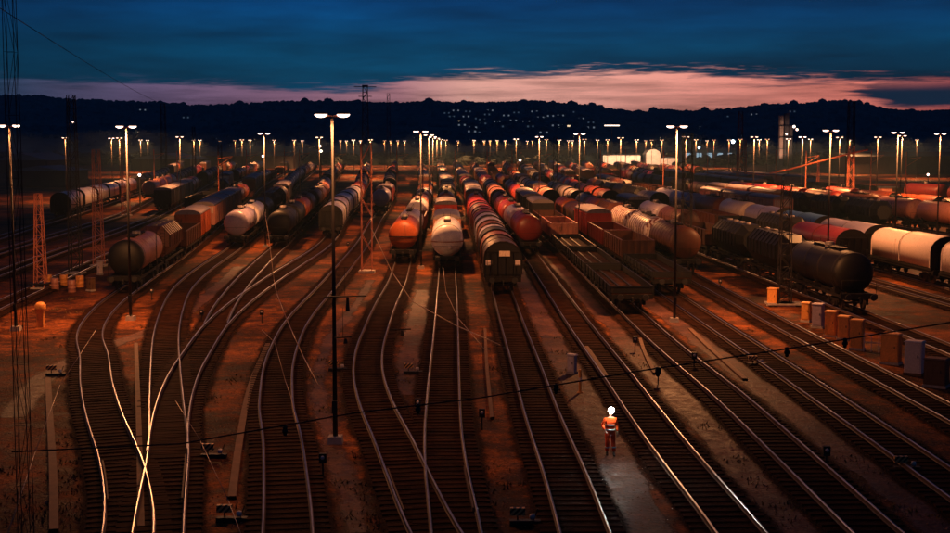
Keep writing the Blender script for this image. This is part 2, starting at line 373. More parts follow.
# ------------------------------------------------------------------ tracks
RAIL_TOP = .36
TR = dict(
 A=[(-9.5, 34), (-10.7, 40), (-13.1, 48), (-14.9, 53), (-16.3, 57), (-18.6, 64), (-21.3, 73), (-23, 78), (-24.6, 84), (-26.6, 95), (-28.4, 111), (-31.5, 142), (-36, 180), (-43, 240), (-56, 340), (-84, 600)],
 B=[(-8.5, 34), (-9.8, 40), (-10.8, 45), (-11.8, 50), (-13.5, 57), (-15.9, 67), (-18.9, 80), (-21.3, 92), (-23.5, 105), (-25.1, 120), (-27.2, 151), (-31, 195), (-36.5, 250), (-47, 340), (-72, 600)],
 C=[(-11.75, 49.5), (-13.1, 56), (-14, 61), (-14.9, 67), (-15.8, 75), (-16.7, 84), (-17.3, 96), (-17.5, 113), (-17.4, 129), (-17.3, 146), (-18, 165), (-20.3, 200), (-23.5, 270), (-29, 340), (-48, 600)],
 C2=[(-16.85, 85), (-17.9, 93), (-19.4, 108), (-21, 130), (-22.6, 156), (-25.7, 200), (-30, 260), (-38, 340), (-60, 600)],
 D=[(-5.0, 34), (-5.8, 40), (-6.9, 47), (-7.9, 53), (-8.7, 57), (-9.6, 63), (-10.4, 69), (-11.3, 79), (-11.8, 88), (-12.1, 107), (-12.4, 123), (-13.1, 153), (-15, 200), (-17.5, 270), (-22, 340), (-36, 600)],
 G=[(-.2, 34), (-1.4, 40), (-2.7, 48), (-3.5, 53), (-4.2, 57), (-5.4, 66), (-6.0, 74), (-6.3, 84), (-6.5, 95), (-6.6, 111), (-7.1, 130), (-8, 190), (-9.5, 255), (-13, 340), (-25, 600)],
 H=[(-.3, 34), (-.62, 40), (-1.05, 47), (-1.3, 53), (-1.4, 57), (-1.6, 68), (-1.85, 84), (-2.3, 108), (-2.8, 133), (-4.2, 190), (-5.9, 279), (-8, 340), (-16, 600)],
 I=[(3.4, 30), (3.3, 40), (3.2, 46), (3, 53), (2.9, 57), (2.7, 70), (2.5, 81), (2.2, 101), (1.3, 150), (.3, 190), (-1.1, 279), (-3, 340), (-9, 600)],
 J=[(8.2, 30), (8, 40), (7.7, 47), (7.5, 53), (7.2, 67), (7, 75), (6.8, 84), (6.5, 100), (5.8, 139), (4.4, 190), (3.4, 279), (2, 340), (-1, 600)],
 K=[(12.2, 32), (12.1, 41), (11.8, 61), (11.5, 68), (11.2, 76), (10.9, 90), (9.9, 142), (8.7, 190), (7.7, 279), (6.7, 340), (6, 600)],
 L=[(16.5, 36), (16.4, 50), (16.2, 62), (15.9, 74), (15.5, 89), (14.3, 142), (13, 190), (12, 279), (11.3, 340), (13, 600)],
 M=[(21, 45), (20.7, 57), (20.4, 68), (20, 80), (19.5, 101), (18.5, 142), (17.3, 190), (16.4, 279), (16, 340), (20, 600)],
 N=[(27.6, 55), (27, 74), (26.5, 92), (25.3, 125), (23.8, 160), (22, 220), (20.9, 279), (21, 340), (27, 600)],
 N2=[(37, 60), (35.8, 85), (33.5, 118), (31, 160), (28.3, 220), (26, 279), (26, 340), (34, 600)],
 O=[(40.3, 75), (38.9, 105), (37.7, 125), (34.6, 190), (31.8, 235), (30.5, 300), (31, 340), (41, 600)],
 P=[(50, 80), (47.5, 125), (43, 190), (38.5, 250), (36.5, 320), (48, 600)],
 Q=[(57, 100), (53, 170), (47, 240), (43, 320), (55, 600)],
 R=[(64, 120), (60, 190), (53, 260), (49.5, 330), (62, 600)],
 S=[(73, 150), (66, 210), (59, 280), (56, 350), (70, 600)],
 T=[(84, 180), (74, 240), (66, 310), (63, 360), (78, 600)],
 U=[(98, 200), (84, 260), (74, 330), (71, 380), (88, 600)],
 X1=[(-31, 62), (-34, 90), (-37.5, 130), (-42, 180), (-52, 270), (-64, 340), (-96, 600)],
 X2=[(-39, 80), (-44, 130), (-50, 200), (-58, 260), (-71, 340), (-108, 600)],
 X3=[(-46, 90), (-52, 150), (-58, 215), (-65, 260), (-77, 340), (-120, 600)],
 X4=[(-54, 120), (-60, 170), (-66, 215), (-71, 251), (-84, 340), (-132, 600)])
def spline(pts, step=1.2):
    P = [Vector((x, y)) for x, y in pts]; P = [P[0]*2-P[1]]+P+[P[-1]*2-P[-2]]; outp = []
    for i in range(1, len(P)-2):
        a, b_, c, d = P[i-1:i+3]
        # centripetal knots keep uneven spacing smooth
        t0 = 0; t1 = t0+(b_-a).length**.5; t2 = t1+(c-b_).length**.5; t3 = t2+(d-c).length**.5
        k = max(1, int((c-b_).length/step))
        for j in range(k):
            t = t1+(t2-t1)*j/k
            A1 = a*((t1-t)/(t1-t0))+b_*((t-t0)/(t1-t0)); A2 = b_*((t2-t)/(t2-t1))+c*((t-t1)/(t2-t1)); A3 = c*((t3-t)/(t3-t2))+d*((t-t2)/(t3-t2))
            B1 = A1*((t2-t)/(t2-t0))+A2*((t-t0)/(t2-t0)); B2 = A2*((t3-t)/(t3-t1))+A3*((t-t1)/(t3-t1))
            outp.append(B1*((t2-t)/(t2-t1))+B2*((t-t1)/(t2-t1)))
    outp.append(P[-2]); 
    for _ in range(3):      # iron out wobble
        outp = [outp[0]]+[(outp[i-1]+outp[i]*2+outp[i+1])/4 for i in range(1, len(outp)-1)]+[outp[-1]]
    return outp
def normals(L):
    ns = []
    for i in range(len(L)):
        d = L[min(i+1, len(L)-1)]-L[max(i-1, 0)]; d.normalize(); ns.append(Vector((d.y, -d.x)))
    return ns
SPL = {k: spline(v) for k, v in TR.items()}
def sweep(mb, L, N, prof, z0, smooth=False, rag=0.0):
    """open profile list of (offset, z) swept along the line; rag roughens the outer edges"""
    n = len(prof); vs = []
    for p, q in zip(L, N):
        for i, (o, z) in enumerate(prof):
            if rag and i in (0, n-1): o = o+rag*(noise.noise((p.x*.5, p.y*.5, o))+.7*noise.noise((p.x*.15, p.y*.15, o+3)))
            vs.append((p.x+q.x*o, p.y+q.y*o, z+z0))
    fs = [(j*n+i+1, j*n+i, (j+1)*n+i, (j+1)*n+i+1) for j in range(len(L)-1) for i in range(n-1)]
    return mb.add(vs, fs, smooth)
ROOTS = {}
for ti, (k, L) in enumerate(SPL.items()):
    N = normals(L); z0 = (ti % 8)*.005
    root = empty('railway_track', (L[0].x, L[0].y, 0)); root['kind'] = 'structure'; root.location = (0, 0, 0); ROOTS[k] = root
    sweep(MB(), L, N, [(-1.75, .012), (-1.12, .09), (1.12, .09), (1.75, .012)], z0, rag=.3).build('ballast', M['ballast'], root, fade=4)
    # sleepers
    mb = MB(); acc = 0.0; s_ = .6
    for i in range(len(L)-1):
        a, b_ = L[i], L[i+1]; seg = (b_-a).length; ang = math.atan2(b_.y-a.y, b_.x-a.x)-math.pi/2
        while acc < seg:
            p = a+(b_-a)*(acc/seg)
            if p.y > 300: break
            mb.box((p.x, p.y, .058+z0+random.uniform(-.008, .008)), (2.6+random.uniform(-.06, .06), .26, .12), ang+random.uniform(-.012, .012))
            acc += s_ if p.y < 170 else 1.2
        acc -= seg
        if acc < 0: acc = 0
    if mb.v: mb.build('sleepers', M['sleeper'], root)
    for s in (-1, 1):
        o_ = s*.7525
        r = sweep(MB(), L, N, [(o_-.065, .19), (o_-.03, .22), (o_-.036, .335), (o_+.036, .335), (o_+.03, .22), (o_+.065, .19)], z0).build('rail', M['rail_side'], root)
        sweep(MB(), L, N, [(o_-.036, .335), (o_-.018, .36), (o_+.018, .36), (o_+.036, .335)], z0).build('rail_head', M['rail_top'], r)

for k, sd_, y0, y1 in (('G', -1, 40.5, 47), ('H', 1, 41, 48), ('A', -1, 42, 49), ('B', 1, 42, 49), ('C2', 1, 86, 93)):
    sel = [i for i, p in enumerate(SPL[k]) if y0 < p.y < y1]; L = [SPL[k][i] for i in sel]; N = [normals(SPL[k])[i] for i in sel]; o_ = sd_*.655
    sweep(MB(), L, N, [(o_-.03, .19), (o_-.03, .35), (o_+.03, .35), (o_+.03, .19)], 0).build('check_rail', M['rail_side'], ROOTS[k])

# smooth walkways between tracks
def strip(name, pts, w, z, mat, h=.0, kind='structure'):
    L = spline(pts, .8); N = normals(L)
    prof = [(-w/2-.25, 0), (-w/2+.35, h), (w/2-.35, h), (w/2+.25, 0)]
    return sweep(MB(), L, N, prof, z, rag=.5).build(name, mat, kind=kind, fade=4)
def GP(*pts): return [G(*p) for p in pts]
strip('path', [(5.4, 30), (5.35, 50), (5.0, 70), (4.6, 95), (3.9, 135)], 1.7, .008, M['path'])
strip('path', [(10.1, 30), (9.8, 55), (9.3, 75), (8.9, 95), (8.0, 130)], 1.5, .012, M['path'])
strip('path', [(14.6, 36), (14.2, 60), (13.7, 80), (12.9, 110)], 1.5, .016, M['path'])
strip('path', GP((357, 533), (345, 480), (335, 450), (322, 410), (318, 380), (330, 340), (352, 310), (372, 280)), .8, .010, M['path'])
strip('path', GP((409, 395), (412, 360), (418, 320), (425, 290)), 1.6, .014, M['path'])
strip('path', [(-20.3, 57), (-22.3, 70), (-20.6, 88), (-21.2, 105), (-22.9, 128)], 1.3, .018, M['path'])

# ------------------------------------------------------------------ freight wagons (local: length along y, rail head at z 0)
def bogie(root, y, far=False):
    mb = MB()
    for s in (-1, 1):
        mb.box((s*1.0, y, .62), (.12, 2.5, .22)); mb.box((s*1.0, y, .45), (.14, .7, .3))
        for d in (-.9, .9): mb.box((s*1.02, y+d, .48), (.2, .34, .34))
    mb.box((0, y, .66), (2.0, .5, .22))
    o = mb.build('bogie', M['frame'], root)
    if far: return
    for d in (-.9, .9):
        w = MB(); w.bar((-.75, y+d, .46), (.75, y+d, .46), .08, sides=8)
        for s in (-1, 1): w.lathe([(-.06, .46), (.02, .46), (.05, .50), (.07, .50)][::s], 'X', (s*.76, y+d, .46), 16)
        w.build('wheelset', M['wheel'], o)
def running_gear(root, L, far=False, w=2.7):
    mb = MB()
    for s in (-1, 1): mb.box((s*.55, 0, 1.02), (.16, L-.2, .26)); mb.box((s*(w/2-.1), 0, 1.05), (.10, L-.3, .18))
    for e in (-1, 1): mb.box((0, e*(L/2-.12), 1.02), (w-.1, .2, .32))
    for i in range(-2, 3): mb.box((0, i*L/6, 1.0), (w-.3, .12, .16))
    mb.build('underframe', M['frame'], root)
    for e in (-1, 1): bogie(root, e*(L/2-2.4), far)
    if far: return
    for e in (-1, 1):
        for s in (-1, 1):
            MB().lathe([(0, .09), (.42, .09), (.43, .24), (.50, .22)] if e > 0 else [(0, .09), (-.42, .09), (-.43, .24), (-.50, .22)], 'Y', (s*.875, e*L/2, 1.02), 12).build('buffer', M['black'], root)
        c = MB(); c.box((0, e*(L/2+.14), .95), (.12, .3, .12)); c.bar((0, e*(L/2+.28), .98), (0, e*(L/2+.30), .62), .045); c.build('coupling', M['black'], root)
def ladder(root, p, h, along='y', mat=None, w=.42):
    mb = MB(); x, y, z = p
    dx, dy = (w/2, 0) if along == 'x' else (0, w/2)
    for s in (-1, 1): mb.bar((x+s*dx, y+s*dy, z), (x+s*dx, y+s*dy, z+h), .022)
    k = int(h/.32)
    for i in range(1, k+1): mb.bar((x-dx, y-dy, z+h*i/(k+.5)), (x+dx, y+dy, z+h*i/(k+.5)), .016)
    mb.build('ladder', mat or M['frame'], root)
def tank_wagon(paint, L=14.0, R=1.42, far=False, band=None, rings=0, name='tank_wagon', knob=False, ringpaint='black', cap=None):
    root = empty(name); zc = 1.16+R
    T = L-1.5 if not knob else L-.7; seg = 14 if far else 28
    prof = []
    for i in range(7):
        a = math.pi/2*i/6; prof.append((-T/2+(.62 if not knob else 1.1)*(1-math.cos(a)), max(R*math.sin(a), 1e-4)))
    body = prof+[(-t, r) for t, r in prof[::-1]]
    tb = MB().lathe(body, 'Y', (0, 0, zc), seg)
    if not far and not rings:
        for y in [(-T/2+1.0)+(T-2.0)*i/3 for i in range(4)]: tb.lathe([(y-.05, R-.01), (y-.05, R+.018), (y+.05, R+.018), (y+.05, R-.01)], 'Y', (0, 0, zc), seg)
    tank = tb.build('tank', PM[paint], root)
    running_gear(root, L, far)
    hm = MB().lathe([(-.1, .36), (.30, .36), (.34, .30), (.36, .001)], 'Z', (0, 0, zc+R), 14)
    hm.build('hatch', PM['grey'] if paint != 'white' else PM['white'], tank)
    if far: return root
    for y in (-T/2+1.6, T/2-1.6, 0):
        mb = MB(); mb.box((0, y, 1.28), (2.1, .35, .34)); mb.box((-.95, y, 1.5), (.12, .35, .5), ry=-.5); mb.box((.95, y, 1.5), (.12, .35, .5), ry=.5)
        mb.build('saddle', M['frame'], root)
    if rings:
        for y in [(-T/2+1.0)+(T-2.0)*i/(3+rings) for i in range(4+rings)]:
            MB().lathe([(y-.09, R-.01), (y-.09, R+.02), (y+.09, R+.02), (y+.09, R-.01)], 'Y', (0, 0, zc), seg).build('strap', PM[ringpaint], tank)
    if cap:  # dark shell: shade on the camera-facing end, put into colour
        MB().lathe([(t-.012, r+.004) for t, r in prof]+[(prof[-1][0]+.9, R+.006), (prof[-1][0]+.9, R-.02)], 'Y', (0, 0, zc), seg).build('end_shade', PM[cap], tank)
    if band:
        b2 = MB()
        for s in (-1, 1):
            pts = [(s*r*.985, t-.012, zc-.12) for t, r in prof]
            for a, b3 in zip(pts[:-1], pts[1:]): b2.bar(a, b3, .055, sides=4)
        for s in (-1, 1): b2.box((s*(R+.003), 0, zc-.1), (.02, T-1.3, .16))
        b2.build('stripe', PM[band], tank)
    if knob:
        MB().lathe([(-.30, .001), (-.28, .13), (-.2, .2), (0, .2)], 'Y', (.22, -T/2+.02, zc-.62), 14).build('valve_cover', PM['white'], tank)
    mb = MB(); mb.box((0, 0, zc+R+.10), (.62, T*.55, .04)); 
    for i in range(7): mb.box((0, (-.5+i/6)*T*.5, zc+R+.04), (.5, .05, .12))
    for s in (-1, 1):
        mb.tube([(s*.32, -T*.27, zc+R+.1), (s*.32, -T*.27, zc+R+.55), (s*.32, T*.27, zc+R+.55), (s*.32, T*.27, zc+R+.1)], .018, 4)
    mb.build('walkway', M['frame'], root)
    ladder(root, (R+.08, 0.9, 1.0), 2*R+.3, 'y')
    mb = MB(); mb.box((0, -L/2+.3, 1.2), (2.4, .55, .05))
    for s in (-1, 1): mb.tube([(s*1.2, -L/2+.08, 1.15), (s*1.2, -L/2+.08, 2.15)], .02, 4)
    mb.tube([(-1.2, -L/2+.08, 2.15), (1.2, -L/2+.08, 2.15)], .02, 4); mb.build('end_platform', M['frame'], root)
    return root
def arch_profile(w, z0, zs, zt, n=9):
    p = [(-w/2, z0), (-w/2, zs)]
    for i in range(1, n): 
        a = math.pi*(1-i/n); p.append((w/2*math.cos(a), zs+(zt-zs)*math.sin(a)))
    return p+[(w/2, zs), (w/2, z0)]
def hood_wagon(paints, L=14.5, hoods=2, far=False, h=4.1, name='covered_wagon', ends='black', plate=False):
    root = empty(name); running_gear(root, L, far, 2.9); bl = L-.9
    base = MB().box((0, 0, 1.28), (2.9, bl, .22)).build('floor', M['frame'], root)
    for i in range(hoods):
        y0 = -bl/2+bl*i/hoods; y1 = y0+bl/hoods; k = .10 if i % 2 else 0
        mb = MB().prism(arch_profile(2.94-k, 1.42, 2.75, h-.75+.62-k), y0+.03, y1-.03, True)
        if not far:
            for y in (y0+.12, y1-.12): mb.prism(arch_profile(3.02-k, 1.40, 2.75, h-.09-k), y-.06, y+.06)
        hd = mb.build('hood', PM[paints[i % len(paints)]], root)
        MB().prism(arch_profile(3.03, 1.45, 2.75, h-.10), y0-.06, y0+.05).build('seam_bow', M['frame'], root)
    for e in (-1, 1):
        w_ = MB().prism(arch_profile(2.78, 1.4, 2.70, h-.25), e*(bl/2+.02)-.05, e*(bl/2+.02)+.05)
        if not far:
            for x in (-.9, -.3, .3, .9): w_.box((x, e*(bl/2+.12), 2.3), (.09, .1, 1.8))
            w_.box((0, e*(bl/2+.12), 3.2), (2.5, .12, .12)); 
        w_ = w_.build('end_wall', PM[ends], root)
        if plate and e < 0:
            MB().box((.12, -bl/2-.20, 3.05), (.85, .03, .42)).build('plate', PM['cream'], w_)
            for s in (-1, 1): MB().box((s*1.1, -bl/2-.13, 2.35), (.5, .03, .42)).build('plate', PM['pinkwhite'], w_)
    if far: return root
    mb = MB(); mb.box((0, -L/2+.25, 1.22), (2.6, .5, .05))
    for s in (-1, 1): mb.tube([(s*1.25, -L/2+.06, 1.2), (s*1.25, -L/2+.06, 2.2), (s*.7, -L/2+.06, 2.2)], .022, 4)
    mb.build('end_platform', M['frame'], root); ladder(root, (-1.0, -bl/2-.26, 1.0), 2.2, 'x')
    return root
def hopper_wagon(paint, L=13.0, far=False, name='hopper_wagon', z=4.1):
    root = empty(name); running_gear(root, L, far); bl = L-1.6
    prof = [(-.75, 1.25), (-1.45, 2.2), (-1.45, 3.3), (-.75, z), (.75, z), (1.45, 3.3), (1.45, 2.2), (.75, 1.25)]
    n = len(prof); vs = []
    for y, k in ((-bl/2, .62), (-bl/2+1.1, 1.0), (bl/2-1.1, 1.0), (bl/2, .62)):
        vs += [(x*k, y, 2.75+(zz-2.75)*k) for x, zz in prof]
    fs = [tuple(range(n))[::-1]]+[(j*n+i, j*n+(i+1) % n, (j+1)*n+(i+1) % n, (j+1)*n+i) for j in range(3) for i in range(n)]+[tuple(range(3*n, 4*n))]
    mb = MB().add(vs, fs)
    for i in range(0 if far else 9):
        y = (-.5+i/8)*(bl-2.2)
        for s in (-1, 1): mb.box((s*1.49, y, 2.75), (.09, .1, 1.14)); mb.bar((s*1.47, y, 3.3), (s*.77, y, z+.02), .05)
    b_ = mb.build('hopper', PM[paint], root)
    if far: return root
    for i in range(4): MB().lathe([(0, .3), (.14, .3), (.18, .001)], 'Z', (0, (-.375+i*.25)*(bl-1.6), z), 12).build('hatch', PM['grey'], b_)
    ladder(root, (1.0, -bl/2-.25, 1.1), 2.9, 'x')
    for i in (-1, 0, 1): MB().add([(-.7, i*3-.9, 1.3), (.7, i*3-.9, 1.3), (.7, i*3+.9, 1.3), (-.7, i*3+.9, 1.3), (-.3, i*3-.3, .55), (.3, i*3-.3, .55), (.3, i*3+.3, .55), (-.3, i*3+.3, .55)], [(0, 1, 2, 3), (7, 6, 5, 4), (0, 4, 5, 1), (1, 5, 6, 2), (2, 6, 7, 3), (3, 7, 4, 0)]).build('chute', M['frame'], root)
    return root
def gondola_wagon(paint, L=14.0, far=False, wall=1.5, name='gondola_wagon', load=None):
    root = empty(name); running_gear(root, L, far, 2.9); bl = L-.5; z1 = 1.3+wall
    b_ = MB().box((0, 0, 1.27), (2.85, bl, .14)).build('floor', M['sleeper'], root)
    mb = MB()
    for s in (-1, 1):
        mb.box((s*1.42, 0, 1.3+wall/2), (.06, bl, wall)); mb.box((s*1.43, 0, z1), (.14, bl+.05, .10))
        n_ = 9 if not far else 5
        for i in range(n_): mb.box((s*1.49, (-.5+i/(n_-1))*(bl-.2), 1.3+wall/2), (.09, .12, wall-.04))
    for e in (-1, 1):
        mb.box((0, e*(bl/2-.03), 1.3+wall/2-.02), (2.78, .06, wall-.04)); mb.box((0, e*(bl/2-.03), z1-.01), (2.7, .14, .10))
        for x in (-.9, -.3, .3, .9): mb.box((x, e*(bl/2+.04), 1.3+wall/2), (.1, .09, wall-.1))
    mb.build('side_wall', PM[paint], root)
    if load:
        mb = MB(); nx, ny = 5, 24; vs = []
        for j in range(ny+1):
            for i in range(nx+1):
                x = -1.36+2.72*i/nx; y = (-.5+j/ny)*(bl-.2); vs.append((x, y, 1.36+wall*.55*(1-abs(x)/1.8)+random.uniform(-.06, .09)))
        mb.add(vs, [(j*(nx+1)+i, j*(nx+1)+i+1, (j+1)*(nx+1)+i+1, (j+1)*(nx+1)+i) for j in range(ny) for i in range(nx)])
        mb.build('load', PM[load], root)
    return root
def flat_wagon(paint, L=17.0, far=False, name='flat_wagon', low=.45):
    root = empty(name); running_gear(root, L, far, 3.0); bl = L-.3
    mb = MB()
    for i in range(5): mb.box((-1.12+.56*i, 0, 1.24+(.006 if i % 2 else 0)), (.54, bl, .08))
    mb.build('deck', M['sleeper'], root)
    mb = MB()
    for s in (-1, 1):
        mb.box((s*1.46, 0, 1.28+low/2), (.06, bl, low)); mb.box((s*1.46, 0, 1.28+low), (.10, bl+.02, .05))
        for i in range(9): mb.box((s*1.52, (-.5+i/8)*(bl-.3), 1.2+low/2), (.08, .14, low+.3))
        mb.box((s*.45, 0, 1.34), (.12, bl-.6, .10))
    for e in (-1, 1): mb.box((0, e*(bl/2-.02), 1.28+low/2), (2.84, .06, low)); mb.box((0, e*(bl/2-.02), 1.28+low), (2.8, .11, .05))
    mb.build('side_board', PM[paint], root)
    return root
def box_wagon(paint, L=13.5, far=False, h=4.3, name='box_wagon', panel=None):
    root = empty(name); running_gear(root, L, far, 2.8); bl = L-.6
    mb = MB().box((0, 0, 1.25+(h-.6-1.25)/2), (2.8, bl, h-.6-1.25))
    for i in range(0 if far else 8):
        for s in (-1, 1): mb.box((s*1.43, (-.5+i/7)*(bl-.2), 2.5), (.07, .1, h-2.0))
    if not far:
        for x in (-1.0, 0, 1.0): mb.box((x, -bl/2-.05, 2.4), (.09, .08, 2.2))
    b_ = mb.build('body', PM[paint], root)
    p = [(-1.45, h-.6), ] + [(1.45*math.cos(math.pi*(1-i/8)), h-.6+.5*math.sin(math.pi*i/8)+.02) for i in range(1, 8)]+[(1.45, h-.6)]
    MB().prism(p, -bl/2-.05, bl/2+.05, True).build('roof', PM['grey'] if paint != 'white' else PM['white'], root)
    if panel:
        for e in (-1, 1): MB().box((0, e*(bl/2+.02), 3.15), (2.5, .04, .8)).build('panel', PM[panel], b_)
    if far: return root
    for s in (-1, 1): MB().box((s*1.475, 0, 2.45), (.05, 2.6, h-2.1)).build('door', PM[paint], b_)
    return root

TEMPL = {}
def template(kind, paint, far):
    """one prototype of each kind and paint; later ones are copies"""
    key = (kind, paint, far)
    if key in TEMPL: return TEMPL[key], False
    if kind == 'tank': r = tank_wagon(paint, far=far)
    elif kind == 'bullet': r = tank_wagon(paint, L=15.5, R=1.48, far=far, band='orange', knob=True)
    elif kind == 'shadetank': r = tank_wagon(paint, far=far, cap='black')
    elif kind == 'linetank': r = tank_wagon(paint, far=far, band='black')
    elif kind == 'ringtank': r = tank_wagon(paint, L=14.5, R=1.45, far=far, rings=5, ringpaint='brown')
    elif kind == 'hood': r = hood_wagon((paint,), far=far)
    elif kind == 'hood_mixed': r = hood_wagon(paint.split('+'), L=14.0, hoods=3, far=far, plate=True, ends='black')
    elif kind == 'hopper': r = hopper_wagon(paint, far=far)
    elif kind == 'gondola': r = gondola_wagon(paint, far=far)
    elif kind == 'heap': r = gondola_wagon(paint, far=far, load='brown', wall=1.3)
    elif kind == 'flat': r = flat_wagon(paint, far=far)
    elif kind == 'box': r = box_wagon(paint, far=far, panel='cream' if paint == 'salmon' else None)
    TEMPL[key] = r
    return r, True
LEN = dict(tank=14.0, shadetank=14.0, linetank=14.0, bullet=15.5, ringtank=14.5, hood=14.5, hood_mixed=14.0, hopper=13.0, gondola=14.0, heap=14.0, flat=17.0, box=13.5)
CUM = {}
for k, L in SPL.items():
    c = [0.0]
    for a, b_ in zip(L[:-1], L[1:]): c.append(c[-1]+(b_-a).length)
    CUM[k] = c
def on_track(k, s):
    c = CUM[k]; L = SPL[k]; s = max(0, min(s, c[-1]-.01)); lo, hi = 0, len(c)-1
    while hi-lo > 1:
        m_ = (lo+hi)//2
        if c[m_] <= s: lo = m_
        else: hi = m_
    t = (s-c[lo])/(c[hi]-c[lo]); return L[lo]+(L[hi]-L[lo])*t
def s_at_y(k, y):
    for i, p in enumerate(SPL[k]):
        if p.y >= y: return CUM[k][i]
    return CUM[k][-1]
TIDX = {k: i for i, k in enumerate(SPL)}
NW = [0]
def place(k, s, kind, paint, label=None, cat=None, group=None, far=None):
    Ln = LEN[kind]; a = on_track(k, s+2.4); b_ = on_track(k, s+Ln-2.4); mid = (a+b_)/2
    if far is None: far = mid.y > 235
    r, fresh = template(kind, paint, far)
    if not fresh: r = copy_tree(r)
    r.location = (mid.x, mid.y, RAIL_TOP+(TIDX[k] % 8)*.005)
    r.rotation_euler = (0, 0, -math.atan2(b_.x-a.x, b_.y-a.y))
    tag(r, label, cat, group); NW[0] += 1
    return s+Ln+1.05

PN = dict(white='white', cream='cream', orange='orange', brown='brown', darkred='dark red', red='red', lilac='pale lilac', grey='grey', black='black', blue='blue', salmon='salmon', pinkwhite='pinkish white', graffiti='white')
KN = dict(tank='tank wagon', shadetank='tank wagon', linetank='tank wagon', ringtank='banded tank wagon', hood='covered wagon', hopper='hopper wagon', gondola='open gondola wagon', heap='loaded gondola wagon', flat='flat wagon', box='box wagon', bullet='tank wagon', hood_mixed='covered wagon')
WHERE = dict(A='far row behind the ochre box wagon at left', B='far row behind the white tank front on the left', C='far end of the long white covered train', C2='far row behind the two black tank wagons',
 D='far row just right of the long white covered train', G='far end of the orange fronted train', H='far end of the white bullet tank train', I='far end of the striped covered train', J='far end of the dark red domed train',
 K='far row beyond the two long empty flat wagons', L='far row beyond the low flat wagons right of centre', M='far row beyond the graffiti tank wagons', N='far end of the black tank train on the right', N2='far row behind the dark red arched wagon',
 O='far end of the long pink covered train', P='second row beyond the pink covered train', Q='third row beyond the pink covered train', R='fourth row beyond the pink covered train', S='fifth row beyond the pink covered train',
 T='sixth row beyond the pink covered train', U='outermost row on the right', X1='first dark row left of the gondola wagon', X2='second dark row left of the gondola wagon', X3='row nearest the long white train on the left', X4='long white train at far left')
